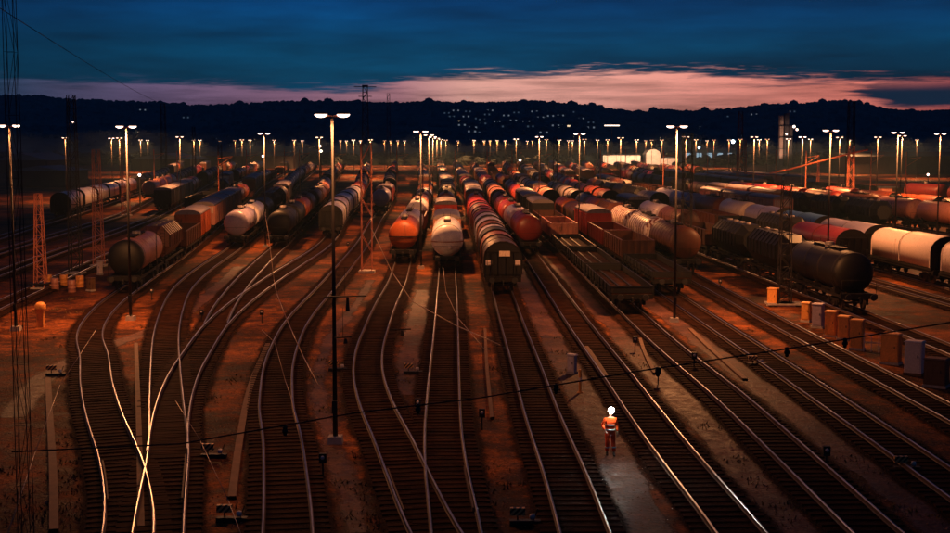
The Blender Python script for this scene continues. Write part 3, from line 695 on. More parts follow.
TRAINS = {
 'A': (102, [('shadetank', 'salmon', 'near rust brown tank wagon with round dark end facing the camera, at left'), ('hopper', 'brown', 'brown hexagonal hopper wagon right behind the near rust brown tank wagon'), ('gondola', 'brown', 'brown ribbed gondola between the hopper wagon and the white tank end'), ('box', 'orange', 'ochre box wagon with a bright roof edge behind the ribbed gondola')]),
 'B': (147, [('tank', 'lilac', 'lilac grey tank wagon with round end, left of the two black tanks'), ('tank', 'white', 'white tank wagon behind the lilac round tank end at left'), ('hood', 'black', 'black covered wagon two behind the lilac round tank end')]),
 'C2': (148, [('tank', 'black', 'front black tank wagon left of the tallest lamp post'), ('tank', 'black', 'second black tank wagon left of the tallest lamp post'), ('tank', 'orange', 'orange topped tank wagon behind the two black tank wagons'), ('tank', 'brown', 'brown tank wagon after the orange topped one behind the black tanks')]),
 'C': (163, [('hood', 'white', 'front wagon of the white covered train behind the tallest lamp post'), ('hood', 'lilac', 'second wagon of the white covered train, pale lilac hood'), ('hood', 'white', 'third wagon of the white covered train'), ('hood', 'lilac', 'fourth wagon of the white covered train, pale lilac hood'), ('hood', 'white', 'fifth wagon of the white covered train'), ('hood', 'salmon', 'salmon covered wagon at the far end of the white covered train')]),
 'D': (216, [('tank', 'lilac', 'lone lilac tank wagon right of the white covered train'), ('box', 'darkred', 'dark red box wagon behind the lone lilac tank wagon'), ('tank', 'orange', 'small orange tank wagon above the lone lilac tank wagon')]),
 'G': (127, [('linetank', 'orange', 'orange tank wagon with flat dark line across its end, left of the white bullet tank'), ('tank', 'lilac', 'pale lilac tank wagon behind the orange tank end'), ('gondola', 'darkred', 'low dark red wagon between the two pale tanks left of centre'), ('tank', 'white', 'white tank wagon second of the pale tanks left of centre'), ('tank', 'salmon', 'salmon tank wagon behind the second pale tank left of centre'), ('tank', 'red', 'red tank wagon high up the train with the orange front'), ('hood', 'lilac', 'pale covered wagon ahead of the red tank in the orange fronted train')]),
 'H': (120, [('bullet', 'white', 'bright white tank wagon with orange line on its domed end, centre'), ('box', 'salmon', 'salmon box wagon with pale end panel right behind the bright white tank'), ('flat', 'brown', 'empty flat wagon two behind the bright white tank'), ('box', 'red', 'red box wagon third behind the bright white tank'), ('hood', 'brown', 'brown arched wagon fourth behind the bright white tank'), ('tank', 'darkred', 'dark red tank wagon fifth behind the bright white tank')]),
 'I': (101, [('hood_mixed', 'brown+brown+orange', 'front striped covered wagon with pale plates on its dark end, right of centre'), ('hood_mixed', 'black+lilac+brown', 'second striped covered wagon with black and lilac hoods'), ('hood_mixed', 'lilac+black+lilac', 'third striped covered wagon with lilac hoods'), ('hood_mixed', 'darkred+orange+darkred', 'fourth striped covered wagon with red and orange hoods'), ('hood_mixed', 'red+lilac+red', 'fifth striped covered wagon with bright red hoods'), ('hood', 'red', 'red covered wagon at the tail of the striped train'), ('tank', 'darkred', 'dark red tank wagon beyond the tail of the striped train')]),
 'J': (138, [('tank', 'darkred', 'dark red tank wagon with large round end right of the striped train'), ('tank', 'lilac', 'lilac tank wagon behind the large dark red round end'), ('tank', 'red', 'red tank wagon second behind the large dark red round end'), ('tank', 'darkred', 'dark red tank wagon third behind the large dark red round end'), ('tank', 'brown', 'brown tank wagon fourth behind the large dark red round end')]),
 'K': (90, [('flat', 'black', 'nearest long empty flat wagon with low dark side boards'), ('flat', 'black', 'second long empty flat wagon behind the nearest one'), ('flat', 'black', 'third long empty flat wagon of the line right of centre'), ('gondola', 'salmon', 'open wagon with salmon rim behind the long flat wagons'), ('gondola', 'brown', 'brown open wagon second behind the long flat wagons'), ('box', 'black', 'black box wagon third behind the long flat wagons')]),
 'L': (101, [('flat', 'black', 'low dark flat wagon beside the post, right of the long flat wagons'), ('gondola', 'brown', 'dark brown open wagon behind the low flat wagon at the post'), ('gondola', 'darkred', 'dark red open wagon second behind the low flat wagon at the post'), ('box', 'red', 'bright red box wagon left of the graffiti tank wagons'), ('hood', 'brown', 'brown covered wagon behind the bright red box wagon'), ('tank', 'orange', 'orange tank wagon two behind the bright red box wagon')]),
 'M': (117, [('ringtank', 'brown', 'brown banded tank wagon at the head of the graffiti tank train'), ('ringtank', 'graffiti', 'first white tank wagon with red graffiti behind the brown one'), ('ringtank', 'graffiti', 'second white tank wagon with red graffiti'), ('hopper', 'brown', 'brown hopper wagon behind the white graffiti tank wagons'), ('tank', 'orange', 'orange round ended tank wagon beyond the graffiti tank wagons'), ('tank', 'grey', 'grey tank wagon beyond the orange one behind the graffiti tanks')]),
 'N': (90, [('tank', 'black', 'near black tank wagon with round end in front of the pink covered train'), ('hopper', 'black', 'black hopper wagon behind the near black round end on the right'), ('hopper', 'black', 'second black hopper wagon behind the near black round end on the right'), ('gondola', 'brown', 'brown open wagon behind the black hopper wagons'), ('tank', 'brown', 'brown tank wagon with lit end below the white row of tanks'), ('tank', 'lilac', 'pale lilac tank wagon at the tail of the black train')]),
 'N2': (116, [('hood', 'darkred', 'dark red arched covered wagon in front of the pink covered train'), ('hopper', 'black', 'black hopper wagon behind the dark red arched covered wagon'), ('gondola', 'black', 'black open wagon second behind the dark red arched wagon'), ('gondola', 'brown', 'brown open wagon third behind the dark red arched wagon')]),
 'O': (76, [('hood', 'pinkwhite', 'pink white covered wagon cut off by the right edge'), ('hood', 'pinkwhite', 'nearest whole pink white covered wagon, behind the ochre cabinets'), ('hood', 'pinkwhite', 'second whole pink white covered wagon'), ('hood', 'lilac', 'lilac covered wagon behind the pink white ones, above the dark red arch'), ('hood', 'blue', 'blue covered wagon in the long pale train'), ('hood', 'lilac', 'lilac covered wagon just beyond the blue one'), ('tank', 'cream', 'cream tank wagon beyond the lilac and blue covered wagons'), ('tank', 'orange', 'orange tank wagon in the long pale train'), ('tank', 'lilac', 'lilac tank wagon near the tail of the long pale train'), ('tank', 'white', 'white tank wagon at the tail of the long pale train')]),
 'X4': (205, [('hood', 'pinkwhite', 'first pale covered wagon of the long train at far left'), ('hood', 'white', 'second pale covered wagon of the long train at far left'), ('hood', 'white', 'third pale covered wagon of the long train at far left'), ('hood', 'white', 'fourth pale covered wagon of the long train at far left'), ('hood', 'lilac', 'fifth pale covered wagon of the long train at far left'), ('hood', 'lilac', 'sixth pale covered wagon of the long train at far left')]),
}
FARMIX = [('tank', 'brown'), ('tank', 'darkred'), ('tank', 'salmon'), ('tank', 'red'), ('tank', 'orange'), ('hood', 'orange'), ('box', 'red'), ('hood', 'brown'), ('hood', 'red'), ('hood', 'salmon'), ('hood', 'grey'), ('hopper', 'brown'), ('hopper', 'darkred'),
          ('hopper', 'black'), ('tank', 'black'), ('gondola', 'black'), ('hood', 'darkred'), ('box', 'black'), ('tank', 'grey'),
          ('gondola', 'brown'), ('gondola', 'darkred'), ('heap', 'brown'), ('box', 'darkred'), ('box', 'brown'), ('box', 'salmon'), ('flat', 'brown')]
FSTART = dict(A=0, B=0, C2=0, C=0, D=0, G=0, H=0, I=0, J=0, K=0, L=0, M=0, N=0, N2=170, O=265, P=185, Q=170, R=150, S=160, T=190, U=215, X1=212, X2=222, X3=236, X4=300)
for k in SPL:
    s = s_at_y(k, TRAINS[k][0]) if k in TRAINS else None
    if k in TRAINS:
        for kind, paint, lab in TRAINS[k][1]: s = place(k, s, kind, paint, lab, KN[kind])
        s += 6
    s = max(s or 0, s_at_y(k, FSTART[k])); end = s_at_y(k, 560)
    while s < end:
        if random.random() < .08: s += random.uniform(12, 40); continue
        kind, paint = random.choice(FARMIX); run = random.randint(1, 4)
        for _ in range(run):
            if s > end: break
            s = place(k, s, kind, paint, 'distant %s %s, %s' % (PN[paint], KN[kind], WHERE[k]), KN[kind], 'wagons in the %s' % WHERE[k])
print('wagons', NW[0])

# ------------------------------------------------------------------ lamp posts
LH = 13.15
def make_lamp(h=LH, far=False, lens=None):
    root = empty('lamp_post')
    MB().bar((0, 0, .25), (0, 0, h-.12), .10, .045, sides=10, smooth=True).build('pole', M['mast_dark'], root)
    MB().box((0, 0, .15), (.62, .62, .3), taper=.85).build('footing', M['concrete'], root)
    MB().bar((-.62, 0, h-.10), (.62, 0, h-.10), .04, sides=6).build('arm', M['mast_lit'], root)
    for s in (-1, 1):
        lum = MB().box((s*.44, 0, h+.02), (.52, .30, .09), taper=.8).build('luminaire', M['mast_lit'], root)
        bowl = MB().lathe([(-.13, .001), (-.11, .09), (-.05, .14), (0, .145)], 'Z', (0, 0, 0), 12)
        bowl.v = [(s*.44+x*1.75, y, h-.02+z) for x, y, z in bowl.v]
        bowl.build('lens', lens or M['lens'], lum)
    if not far:
        MB().box((.0, -.16, 1.5), (.2, .12, .5)).build('junction_box', M['mast_dark'], root)
    return root
def light_for(root, x, y, h, power, colr=LAMP_COL, cone=148):
    for dx in ((-.46, .46) if cone > 150 else (.46,)):
        ld = bpy.data.lights.new('lamp_light', 'SPOT'); ld.energy = power/(2 if cone > 150 else 1); ld.color = colr; ld.spot_size = math.radians(cone); ld.spot_blend = .4 if cone < 155 else (.3 if cone < 175 else .05); ld.shadow_soft_size = .22
        lo = bpy.data.objects.new('lamp_light', ld); COL.objects.link(lo); lo.parent = root
        lo.location = (dx, 0, h-.22)
near_l, far_l = None, None; M['lens_mid'] = mat_emit('lamp_lens_mid', (1, .60, .40), 4.5); M['lens_dim'] = mat_emit('lamp_lens_dim', (1, .52, .30), 2.2)
NEAR = [(333, 114, 52.1, 'tallest nearest lamp post, its pole crossing the picture left of centre'), (128, 126, 89, 'lamp post beside the lit lattice mast at upper left'), (12, 125, 84, 'lamp post at the far left edge'),
        (676, 125, 88, 'lamp post right of centre in front of the lit hall'), (421, 131, 126, 'lamp post just left of the picture centre above the orange tank'), (829, 130, 116, 'lamp post right of the industrial tower, above the dark red arched wagon'),
        (896, 132, 138, 'left one of the two lamp posts near the right edge'), (938, 133.3, 156, 'rightmost lamp post near the right edge'), (265, 133, 152, 'lamp post between the lilac tank and the tallest lamp'), (579, 133.3, 158, 'lamp post left of the lit hall, above the red box wagon')]
for px, yt, d, lab in NEAR:
    if near_l is None: near_l = make_lamp(); r = near_l
    else: r = copy_tree(near_l)
    x = (px-475)/F*d; r.location = (x, d, 0); tag(r, lab, 'lamp post', 'yard lamp posts')
    light_for(r, x, d, LH, LAMP_POWER*(.44 if d < 60 else (2.6 if d > 86 else .4))*(.7 if px == 128 else 1), cone=170 if d < 60 else (177 if px == 128 else 155))
FARL = [(67, 137.5), (113, 138), (121, 137.6), (142, 139.8), (149, 140.2), (181, 136.5), (195, 139.8), (201, 140), (221, 141), (236, 140.4), (243, 139.6), (251, 140), (275, 140), (295, 140), (303, 140.5), (320, 137), (341, 140.6),
        (347, 140.8), (354, 139.9), (361, 140.6), (371, 139.6), (385, 140.4), (391, 140.8), (398, 140.6), (405, 140.8), (429, 134.6), (433, 136.6), (437, 138), (441, 139.2), (446, 139.9), (458, 140.8), (474, 140.2), (484, 140.9), (490, 140.6), (497, 140.4), (505, 140.6),
        (516, 138.8), (527, 141), (532, 140.8), (539, 136.4), (546, 139.4), (559, 139.9), (568, 140.6), (572, 140.6), (584, 139), (597, 140), (607, 139.6), (620, 137.5), (636, 139.6), (645, 140.6), (651, 140), (661, 139.8), (685, 136.5), (695, 139.5), (706, 140.6), (713, 139.8),
        (739, 139), (753, 136.6), (758, 139.4), (766, 138.9), (787, 138.6), (801, 136.6), (809, 139), (838, 137), (876, 136.8), (900, 135.4), (848, 140), (915, 139.6), (728, 139.8)]
for px, yt in FARL:
    d = 1518/(143-yt); x = (px-475)/F*d
    if far_l is None: far_l = [make_lamp(far=True, lens=M[q]) for q in ('lens', 'lens_mid', 'lens_dim')]; unused = list(far_l)
    v_ = random.choice((0, 0, 1, 1, 2)); r = far_l[v_]
    if r in unused: unused.remove(r)
    else: r = copy_tree(r)
    r.location = (x, d, 0)
    w_ = 'left third' if px < 317 else ('middle third' if px < 634 else 'right third')
    tag(r, 'small distant lit lamp post below the hills, in the %s of the picture' % w_, 'lamp post', 'distant lamp posts in the %s' % w_)
    if d < 720: light_for(r, x, d, LH, LAMP_POWER*(3.4 if d > 300 else 2.6)*random.uniform(.6, 1.3))

# ------------------------------------------------------------------ lattice masts and pylons
def lattice(h, w0, w1, mat, step=1.0, r=.045, name='lattice_mast', diag=True):
    root = empty(name); mb = MB()
    n = max(3, int(h/step))
    lv = [(i/n, (w0+(w1-w0)*i/n)/2) for i in range(n+1)]
    for sx, sy in ((-1, -1), (1, -1), (1, 1), (-1, 1)):
        mb.bar((sx*w0/2, sy*w0/2, .25), (sx*w1/2, sy*w1/2, h), r, r*.8)
    for i in range(n):
        (t0, a), (t1, b_) = lv[i], lv[i+1]; z0, z1 = .25+t0*(h-.25), .25+t1*(h-.25)
        s = 1 if i % 2 else -1
        for f in (-1, 1):
            mb.bar((s*a, f*a, z0), (-s*b_, f*b_, z1), r*.55); mb.bar((f*a, s*a, z0), (f*b_, -s*b_, z1), r*.55)
            if diag: mb.bar((-b_, f*b_, z1), (b_, f*b_, z1), r*.45)
    mb.build('lattice', mat, root)
    MB().box((0, 0, .13), (w0+.5, w0+.5, .26)).build('footing', M['concrete'], root)
    return root
def put(o, x, y, label, cat, group=None, rz=0.0, z=0.0):
    o.location = (x, y, z); o.rotation_euler = (0, 0, rz); return tag(o, label, cat, group)
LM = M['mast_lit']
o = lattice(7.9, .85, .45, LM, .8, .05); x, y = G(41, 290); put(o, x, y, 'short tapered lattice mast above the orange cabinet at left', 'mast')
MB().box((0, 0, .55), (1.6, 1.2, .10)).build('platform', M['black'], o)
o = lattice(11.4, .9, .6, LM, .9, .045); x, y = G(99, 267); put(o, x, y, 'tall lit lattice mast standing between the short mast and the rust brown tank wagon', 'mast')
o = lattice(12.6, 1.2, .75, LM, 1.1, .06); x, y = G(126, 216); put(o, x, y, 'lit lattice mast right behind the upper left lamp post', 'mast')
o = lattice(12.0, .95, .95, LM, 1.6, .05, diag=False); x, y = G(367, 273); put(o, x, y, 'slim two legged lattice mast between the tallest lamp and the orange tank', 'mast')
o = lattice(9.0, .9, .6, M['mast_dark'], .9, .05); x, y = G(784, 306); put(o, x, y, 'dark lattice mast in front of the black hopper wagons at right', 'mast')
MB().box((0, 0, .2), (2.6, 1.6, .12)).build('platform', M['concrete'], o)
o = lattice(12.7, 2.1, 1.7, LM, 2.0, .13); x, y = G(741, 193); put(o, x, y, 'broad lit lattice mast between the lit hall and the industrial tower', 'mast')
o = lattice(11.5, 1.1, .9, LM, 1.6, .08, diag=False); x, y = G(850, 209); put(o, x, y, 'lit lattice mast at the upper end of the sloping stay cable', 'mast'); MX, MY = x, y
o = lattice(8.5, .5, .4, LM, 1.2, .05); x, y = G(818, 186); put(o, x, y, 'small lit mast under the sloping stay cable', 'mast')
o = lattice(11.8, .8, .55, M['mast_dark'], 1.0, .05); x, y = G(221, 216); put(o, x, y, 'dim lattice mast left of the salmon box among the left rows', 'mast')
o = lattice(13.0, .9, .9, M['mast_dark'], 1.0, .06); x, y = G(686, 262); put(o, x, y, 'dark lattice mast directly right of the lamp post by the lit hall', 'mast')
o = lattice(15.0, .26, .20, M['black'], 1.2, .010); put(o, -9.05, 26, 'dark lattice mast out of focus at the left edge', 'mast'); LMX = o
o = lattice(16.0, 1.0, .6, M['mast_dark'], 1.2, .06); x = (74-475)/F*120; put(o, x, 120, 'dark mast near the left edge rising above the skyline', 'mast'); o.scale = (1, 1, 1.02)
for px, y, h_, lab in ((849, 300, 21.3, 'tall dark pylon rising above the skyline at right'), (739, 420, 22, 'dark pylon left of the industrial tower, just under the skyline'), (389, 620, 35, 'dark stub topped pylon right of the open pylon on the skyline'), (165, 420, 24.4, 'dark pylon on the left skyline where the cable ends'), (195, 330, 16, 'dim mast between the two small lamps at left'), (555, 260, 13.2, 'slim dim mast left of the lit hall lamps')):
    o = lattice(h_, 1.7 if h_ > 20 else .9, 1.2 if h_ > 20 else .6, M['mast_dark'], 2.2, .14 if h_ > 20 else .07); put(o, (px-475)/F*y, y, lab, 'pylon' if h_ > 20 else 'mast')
def pylon(px, d, top):
    o = lattice(top, 3.2, 2.0, M['black'], 2.6, .24, 'pylon')
    for zz, w_ in ((top-.2, 5.0), (top-4.5, 3.0)): MB().bar((-w_, 0, zz), (w_, 0, zz-.01), .22).build('crossarm', M['black'], o)
    MB().box((0, 0, top+.3), (2.6, 2.6, .5)).build('cap', M['black'], o)
    return put(o, (px-475)/F*d, d, 'black open pylon with crossarm on the skyline left of centre', 'pylon')
pylon(366, 600, 37.5)
# thin dim catenary posts scattered through the rows
CP = [(178, 262), (219, 240), (397, 290), (423, 220), (455, 330), (430, 300), (247, 300), (300, 330), (512, 340), (540, 300), (600, 300), (625, 340), (663, 280), (707, 320), (775, 300), (805, 260), (870, 270), (905, 230), (335, 300), (487, 380), (285, 380), (155, 320)]
cp = None
for px, d in CP:
    if cp is None:
        cp = empty('catenary_post'); MB().bar((0, 0, 0), (0, 0, 10.5), .15, .10, sides=6).build('pole', LM, cp)
        m_ = MB(); m_.bar((0, 0, 9.2), (2.6, 0, 9.6), .05); m_.bar((0, 0, 8.0), (2.5, 0, 9.5), .04); m_.build('bracket', LM, cp); r = cp
    else: r = copy_tree(cp)
    put(r, (px-475)/F*d, d, 'thin catenary post with a side bracket among the distant wagon rows', 'post', 'thin catenary posts in the distance')

# ------------------------------------------------------------------ overhead cables
def cable(name, pts, r, mat, label, sag=0.0, group=None, n=14):
    P = []
    for a, b_ in zip(pts[:-1], pts[1:]):
        a = Vector(a); b_ = Vector(b_)
        for i in range(n):
            t = i/n; p = a.lerp(b_, t); p.z -= sag*4*t*(1-t); P.append(p)
    P.append(Vector(pts[-1])); o = MB().tube(P, r, 6).build(name, mat); return tag(o, label, 'cable', group)
a = AT(165, 104.5, 420); b_ = AT(-120, -70, 60)
cable('power_cable', [a, b_], .035, M['wire'], 'black cable rising to the upper left corner from the skyline', .9, n=30)
D0 = 27.0
pts = [AT(x, y, D0) for x, y in ((12, 452), (180, 444), (355, 413), (480, 398), (640, 371), (780, 350), (990, 316))]
span = cable('span_cable', pts, .015, M['wire'], 'thick black span cable crossing low in front of the whole yard', 0)
for i in range(9):
    pass
INS = [(285, 428, 'leftmost'), (418, 406, 'second from left'), (556, 386, 'third from left'), (658, 369, 'fourth from left'), (787, 349, 'fifth from left'), (845, 340, 'rightmost')]
insu = None
for px, py, w_ in INS:
    if insu is None:
        insu = MB().lathe([(0, .02), (-.02, .07), (-.07, .075), (-.09, .05), (-.13, .085), (-.2, .085), (-.22, .05), (-.27, .06), (-.30, .02)], 'Z', (0, 0, .06), 10).build('insulator', M['black']); r = insu
    else: r = insu.copy(); COL.objects.link(r)
    r.scale = (.7, .7, .7); r.location = AT(px, py, D0); tag(r, 'black insulator hanging on the low span cable, %s of six' % w_, 'insulator', 'insulators on the span cable')
# lit contact wires
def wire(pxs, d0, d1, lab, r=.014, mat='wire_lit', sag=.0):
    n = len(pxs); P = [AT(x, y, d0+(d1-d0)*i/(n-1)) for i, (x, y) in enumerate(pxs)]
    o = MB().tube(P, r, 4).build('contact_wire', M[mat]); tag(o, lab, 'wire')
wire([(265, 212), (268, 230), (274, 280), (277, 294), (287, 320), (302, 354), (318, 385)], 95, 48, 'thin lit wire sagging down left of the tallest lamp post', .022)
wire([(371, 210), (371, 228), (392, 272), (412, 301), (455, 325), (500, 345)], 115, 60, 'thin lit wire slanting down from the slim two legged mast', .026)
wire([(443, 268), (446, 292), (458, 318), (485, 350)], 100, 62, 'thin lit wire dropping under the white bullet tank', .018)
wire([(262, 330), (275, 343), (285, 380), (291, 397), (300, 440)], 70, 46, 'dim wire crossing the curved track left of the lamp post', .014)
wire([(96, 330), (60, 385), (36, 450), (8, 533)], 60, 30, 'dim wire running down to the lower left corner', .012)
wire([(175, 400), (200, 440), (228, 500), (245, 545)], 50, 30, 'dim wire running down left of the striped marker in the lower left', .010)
P0 = AT(786, 170, 250); P1 = Vector((MX, MY, 10.2)); P2 = AT(868, 149.5, 238)
tag(MB().tube([AT(770, 173, 255), P0, P1, P2], .16, 6).build('stay_cable', LM), 'lit stay cable sloping up to the lattice mast at right', 'cable')
# brackets crossing behind the nearest lamp
def cross_arm(px, py, d, w, lab, drop=0.0):
    c = AT(px, py, d); root = empty('cross_arm', c); MB().bar((-w/2, 0, 0), (w/2, 0, .04), .03, sides=6).build('arm', M['black'], root)
    MB().bar((.1, 0, -.02), (.1, 0, -.02-drop), .05, .09, sides=8).build('insulator', M['black'], root)
    MB().bar((0, 0, .02), (0, 0, 1.2), .012).build('hanger', M['wire'], root)
    tag(root, lab, 'cross arm')
cross_arm(345, 297, 51.9, 1.7, 'dark T shaped cross arm on the tallest lamp post', .55)
cross_arm(343, 338, 51.9, .7, 'small cross arm lower on the tallest lamp post', .2)
cross_arm(400, 330, 60, 1.0, 'small cross arm hanging between the curved track and the path', .25)

# ------------------------------------------------------------------ cabinets
def cabinet(name, px, py, w, h, mat, label, group=None, cap=False, base=None, rz=-.6):
    x, y = G(px, py); root = empty(name, (x, y, 0), rz); d = w*.7
    MB().box((0, 0, .07), (w+.08, d+.08, .14)).build('plinth', M['concrete'] if base is None else base, root)
    MB().box((0, 0, .14+h/2), (w, d, h), taper=.985).build('body', mat, root)
    MB().box((0, 0, .14+h+.035), (w+.10, d+.10, .07), taper=.85).build('roof', mat, root)
    dr = MB().box((0, -d/2-.012, .14+h*.5), (w-.12, .024, h-.16)).build('door', mat, root)
    MB().box((w*.28, -d/2-.04, .14+h*.55), (.03, .03, .14)).build('handle', M['black'], dr)
    return tag(root, label, 'cabinet', group)
O_, W_ = M['cab_orange'], M['cab_white']
cabinet('relay_cabinet', 773, 306, .72, 1.15, O_, 'small ochre cabinet at the foot of the dark lattice mast')
cabinet('relay_cabinet', 806, 322, .55, 1.15, O_, 'narrow ochre cabinet left of the lilac cabinet')
cabinet('relay_cabinet', 818, 328, .68, 1.42, M['cab_lilac'], 'lilac cabinet in the row in front of the black tank wagon')
cabinet('relay_cabinet', 831, 337, .68, 1.45, O_, 'tall ochre cabinet just right of the lilac one')
cabinet('relay_cabinet', 844, 340, .70, 1.3, O_, 'ochre cabinet second right of the lilac one')
cabinet('relay_cabinet', 857, 350, .72, 1.6, O_, 'ochre cabinet left of the grey railing, behind the span insulator')
cabinet('relay_cabinet', 891, 364, .95, 1.5, O_, 'wide ochre cabinet right of the grey railing')
cabinet('relay_cabinet', 914, 375, .88, 1.6, M['cab_white'], 'pinkish white cabinet at the right end of the ochre row', base=M['cab_brown'])
cabinet('relay_cabinet', 936, 387, 1.05, 1.25, M['cab_brown'], 'dull brown cabinet nearest the right edge')
cabinet('signal_cabinet', 572, 374, .42, .85, W_, 'small white cabinet beside the orange post, above the person')
for i, (px, py) in enumerate(((48, 286), (55, 290), (64, 286), (72, 292), (80, 287))):
    x, y = G(px, py); root = empty('barrel', (x, y, 0)); R_ = .33
    MB().lathe([(0, R_), (.30, R_), (.32, R_+.02), (.35, R_), (.62, R_), (.65, R_+.02), (.68, R_), (.95, R_), (.98, R_-.02)], 'Z', (0, 0, 0), 16).build('body', PM['salmon'] if i in (1, 3) else O_, root)
    MB().lathe([(.975, R_-.015), (.99, .02)], 'Z', (0, 0, 0), 16).build('lid', PM['grey'], root)
    tag(root, ('leftmost', 'second from left, pinkish', 'middle', 'fourth from left, pinkish', 'rightmost')[i]+' of the five barrels beside the short lattice mast', 'barrel', 'barrels by the short lattice mast')
cabinet('relay_cabinet', 91, 291, .6, .9, M['cab_brown'], 'dark brown cabinet between the barrels and the rust brown tank wagon')
cabinet('relay_cabinet', 100, 275, .42, 1.1, W_, 'pale narrow cabinet left of the rust brown tank end')
# orange pillar with hood at left
x, y = G(41, 327); r = empty('pillar_cabinet', (x, y, 0))
MB().box((0, 0, .62), (.42, .4, 1.24)).build('body', O_, r); MB().lathe([(1.2, .36), (1.45, .36), (1.62, .22), (1.66, .001)], 'Z', (0, 0, 0), 14).build('hood', O_, r); MB().box((-.34, 0, 1.05), (.34, .26, .28)).build('side_box', O_, r)
tag(r, 'bright orange pillar cabinet with rounded hood at far left', 'cabinet')
# orange marker post by the white cabinet
x, y = G(580, 393); r = empty('marker_post', (x, y, 0)); MB().bar((0, 0, 0), (0, 0, 1.15), .07, sides=8).build('pole', O_, r)
MB().bar((0, 0, .55), (0, 0, .75), .075, sides=8).build('band', M['cab_white'], r); MB().lathe([(0, .16), (.06, .14), (.10, .05)], 'Z', (0, 0, 0), 10).build('base', O_, r); tag(r, 'orange marker post with pale band beside the white cabinet', 'post')
# railing
x, y = G(869, 352); r = empty('railing', (x, y, 0), -.5)
for i in range(4): MB().bar((i*.42-.3, 0, 0), (i*.42-.3, 0, 1.05), .025, sides=6).build('post', W_, r)
for z in (.55, 1.05): MB().bar((-.3, 0, z), (.96, 0, z), .022, sides=6).build('rail', W_, r)
tag(r, 'grey tubular railing between the ochre cabinets', 'railing')

# ------------------------------------------------------------------ point machines with striped lanterns, low signals
mw, n, b = newmat('lantern_stripes'); t = n.n('ShaderNodeTexCoord'); sp = n.n('ShaderNodeSeparateXYZ'); n.link(t.outputs['Object'], sp.inputs[0])
k = n.math('FRACT', n.math('MULTIPLY', n.math('ADD', sp.outputs[0], n.math('MULTIPLY', sp.outputs[2], -1.0)), 4.2))
n.put(b.inputs['Base Color'], n.mix(n.math('GREATER_THAN', k, .5), (.012, .01, .01), (.72, .38, .14))); b.inputs['Roughness'].default_value = .5
M['stripes'] = mw
pm = None
for px, py, w_ in ((413, 374, 'between the curved centre track and the straight one, centre'), (338, 371, 'right beside the tallest lamp post'), (232, 522, 'in the lower left between two tracks'), (525, 525, 'at the bottom edge left of the right hand track'), (56, 376, 'near the left edge on the verge'), (214, 458, 'above the lower left one, half hidden in shade'), (757, 366, 'right of centre beyond the span cable'), (907, 471, 'in the dark lower right corner')):
    x, y = G(px, py)
    if pm is None:
        pm = empty('point_lever'); MB().box((0, 0, .10), (1.25, .34, .2)).build('base', M['black'], pm)
        MB().bar((.35, 0, .2), (.52, 0, .68), .025, sides=6).build('lever', M['black'], pm); MB().lathe([(-.12, .001), (-.1, .1), (0, .13), (.1, .1), (.12, .001)], 'Z', (.30, 0, .34), 10).build('weight', M['cab_white'], pm)
        MB().bar((-.3, 0, .2), (-.3, 0, .42), .03, sides=6).build('stem', M['black'], pm)
        lt = MB().box((-.3, 0, .56), (.62, .20, .30)).build('lantern', M['stripes'], pm); r = pm
    else: r = copy_tree(pm)
    r.scale = (.78, .78, .78); put(r, x, y, 'point lever with striped lantern %s' % w_, 'point lever', 'point levers with striped lanterns')
ds = None
for px, py, w_ in ((262, 323, 'left of centre on the brown verge'), (482, 430, 'straight track right side near the centre'), (694, 369, 'right of the white cabinet'), (323, 478, 'under the tallest lamp post'), (202, 323, 'between the left tracks'), (720, 290, 'beside the dark lattice mast'), (635, 352, 'just above the path right of the cabinet'), (826, 470, 'in the dark lower right'), (152, 300, 'below the rust brown tank wagon'), (348, 250, 'under the end of the white covered train'), (418, 419, 'at the centre left of the straight track'), (658, 385, 'right of the marker post')):
    x, y = G(px, py)
    if ds is None:
        ds = empty('dwarf_signal'); MB().bar((0, 0, 0), (0, 0, .55), .035, sides=6).build('stem', M['black'], ds)
        hd = MB().box((0, 0, .72), (.26, .16, .36)).build('head', M['black'], ds)
        MB().lathe([(0, .07), (-.05, .07), (-.055, .001)], 'Y', (0, -.08, .76), 10).build('lens', M['cab_white'], hd); r = ds
    else: r = copy_tree(ds)
    put(r, x, y, 'dwarf signal on a short stem, %s' % w_, 'signal', 'dwarf signals between the tracks')
# cable trough covers lying between the tracks
def trough(pts, w, label):
    o = strip('cable_trough', pts, w, .012, M['trough'], .11, kind=None) if False else None
    L = spline(pts, 1.0); N = normals(L)
    o = sweep(MB(), L, N, [(-w/2, 0), (-w/2+.01, .13), (w/2-.01, .13), (w/2, 0)], .0).build('cable_trough', M['trough']); tag(o, label, 'cable trough')
trough(GP((586, 348), (598, 365), (606, 378)), .26, 'short lit cable trough right of the white cabinet')
trough(GP((640, 340), (645, 355), (655, 375)), .22, 'thin lit cable trough left of the right hand tracks')
trough(GP((690, 330), (705, 345), (745, 381)), .28, 'long lit cable trough slanting towards the span cable at right')
trough(GP((48, 380), (50, 420), (53, 470), (54, 533)), .30, 'dim straight cable trough near the left edge')
trough(GP((136, 345), (138, 400), (140, 470), (141, 530)), .24, 'dim cable trough between the two leftmost curved tracks')
trough(GP((485, 330), (487, 370), (492, 420)), .18, 'faint cable trough right of the straight centre track')
trough(GP((268, 345), (250, 390), (240, 440), (232, 500)), .30, 'brownish cable trough left of the curved track beside the lamp')

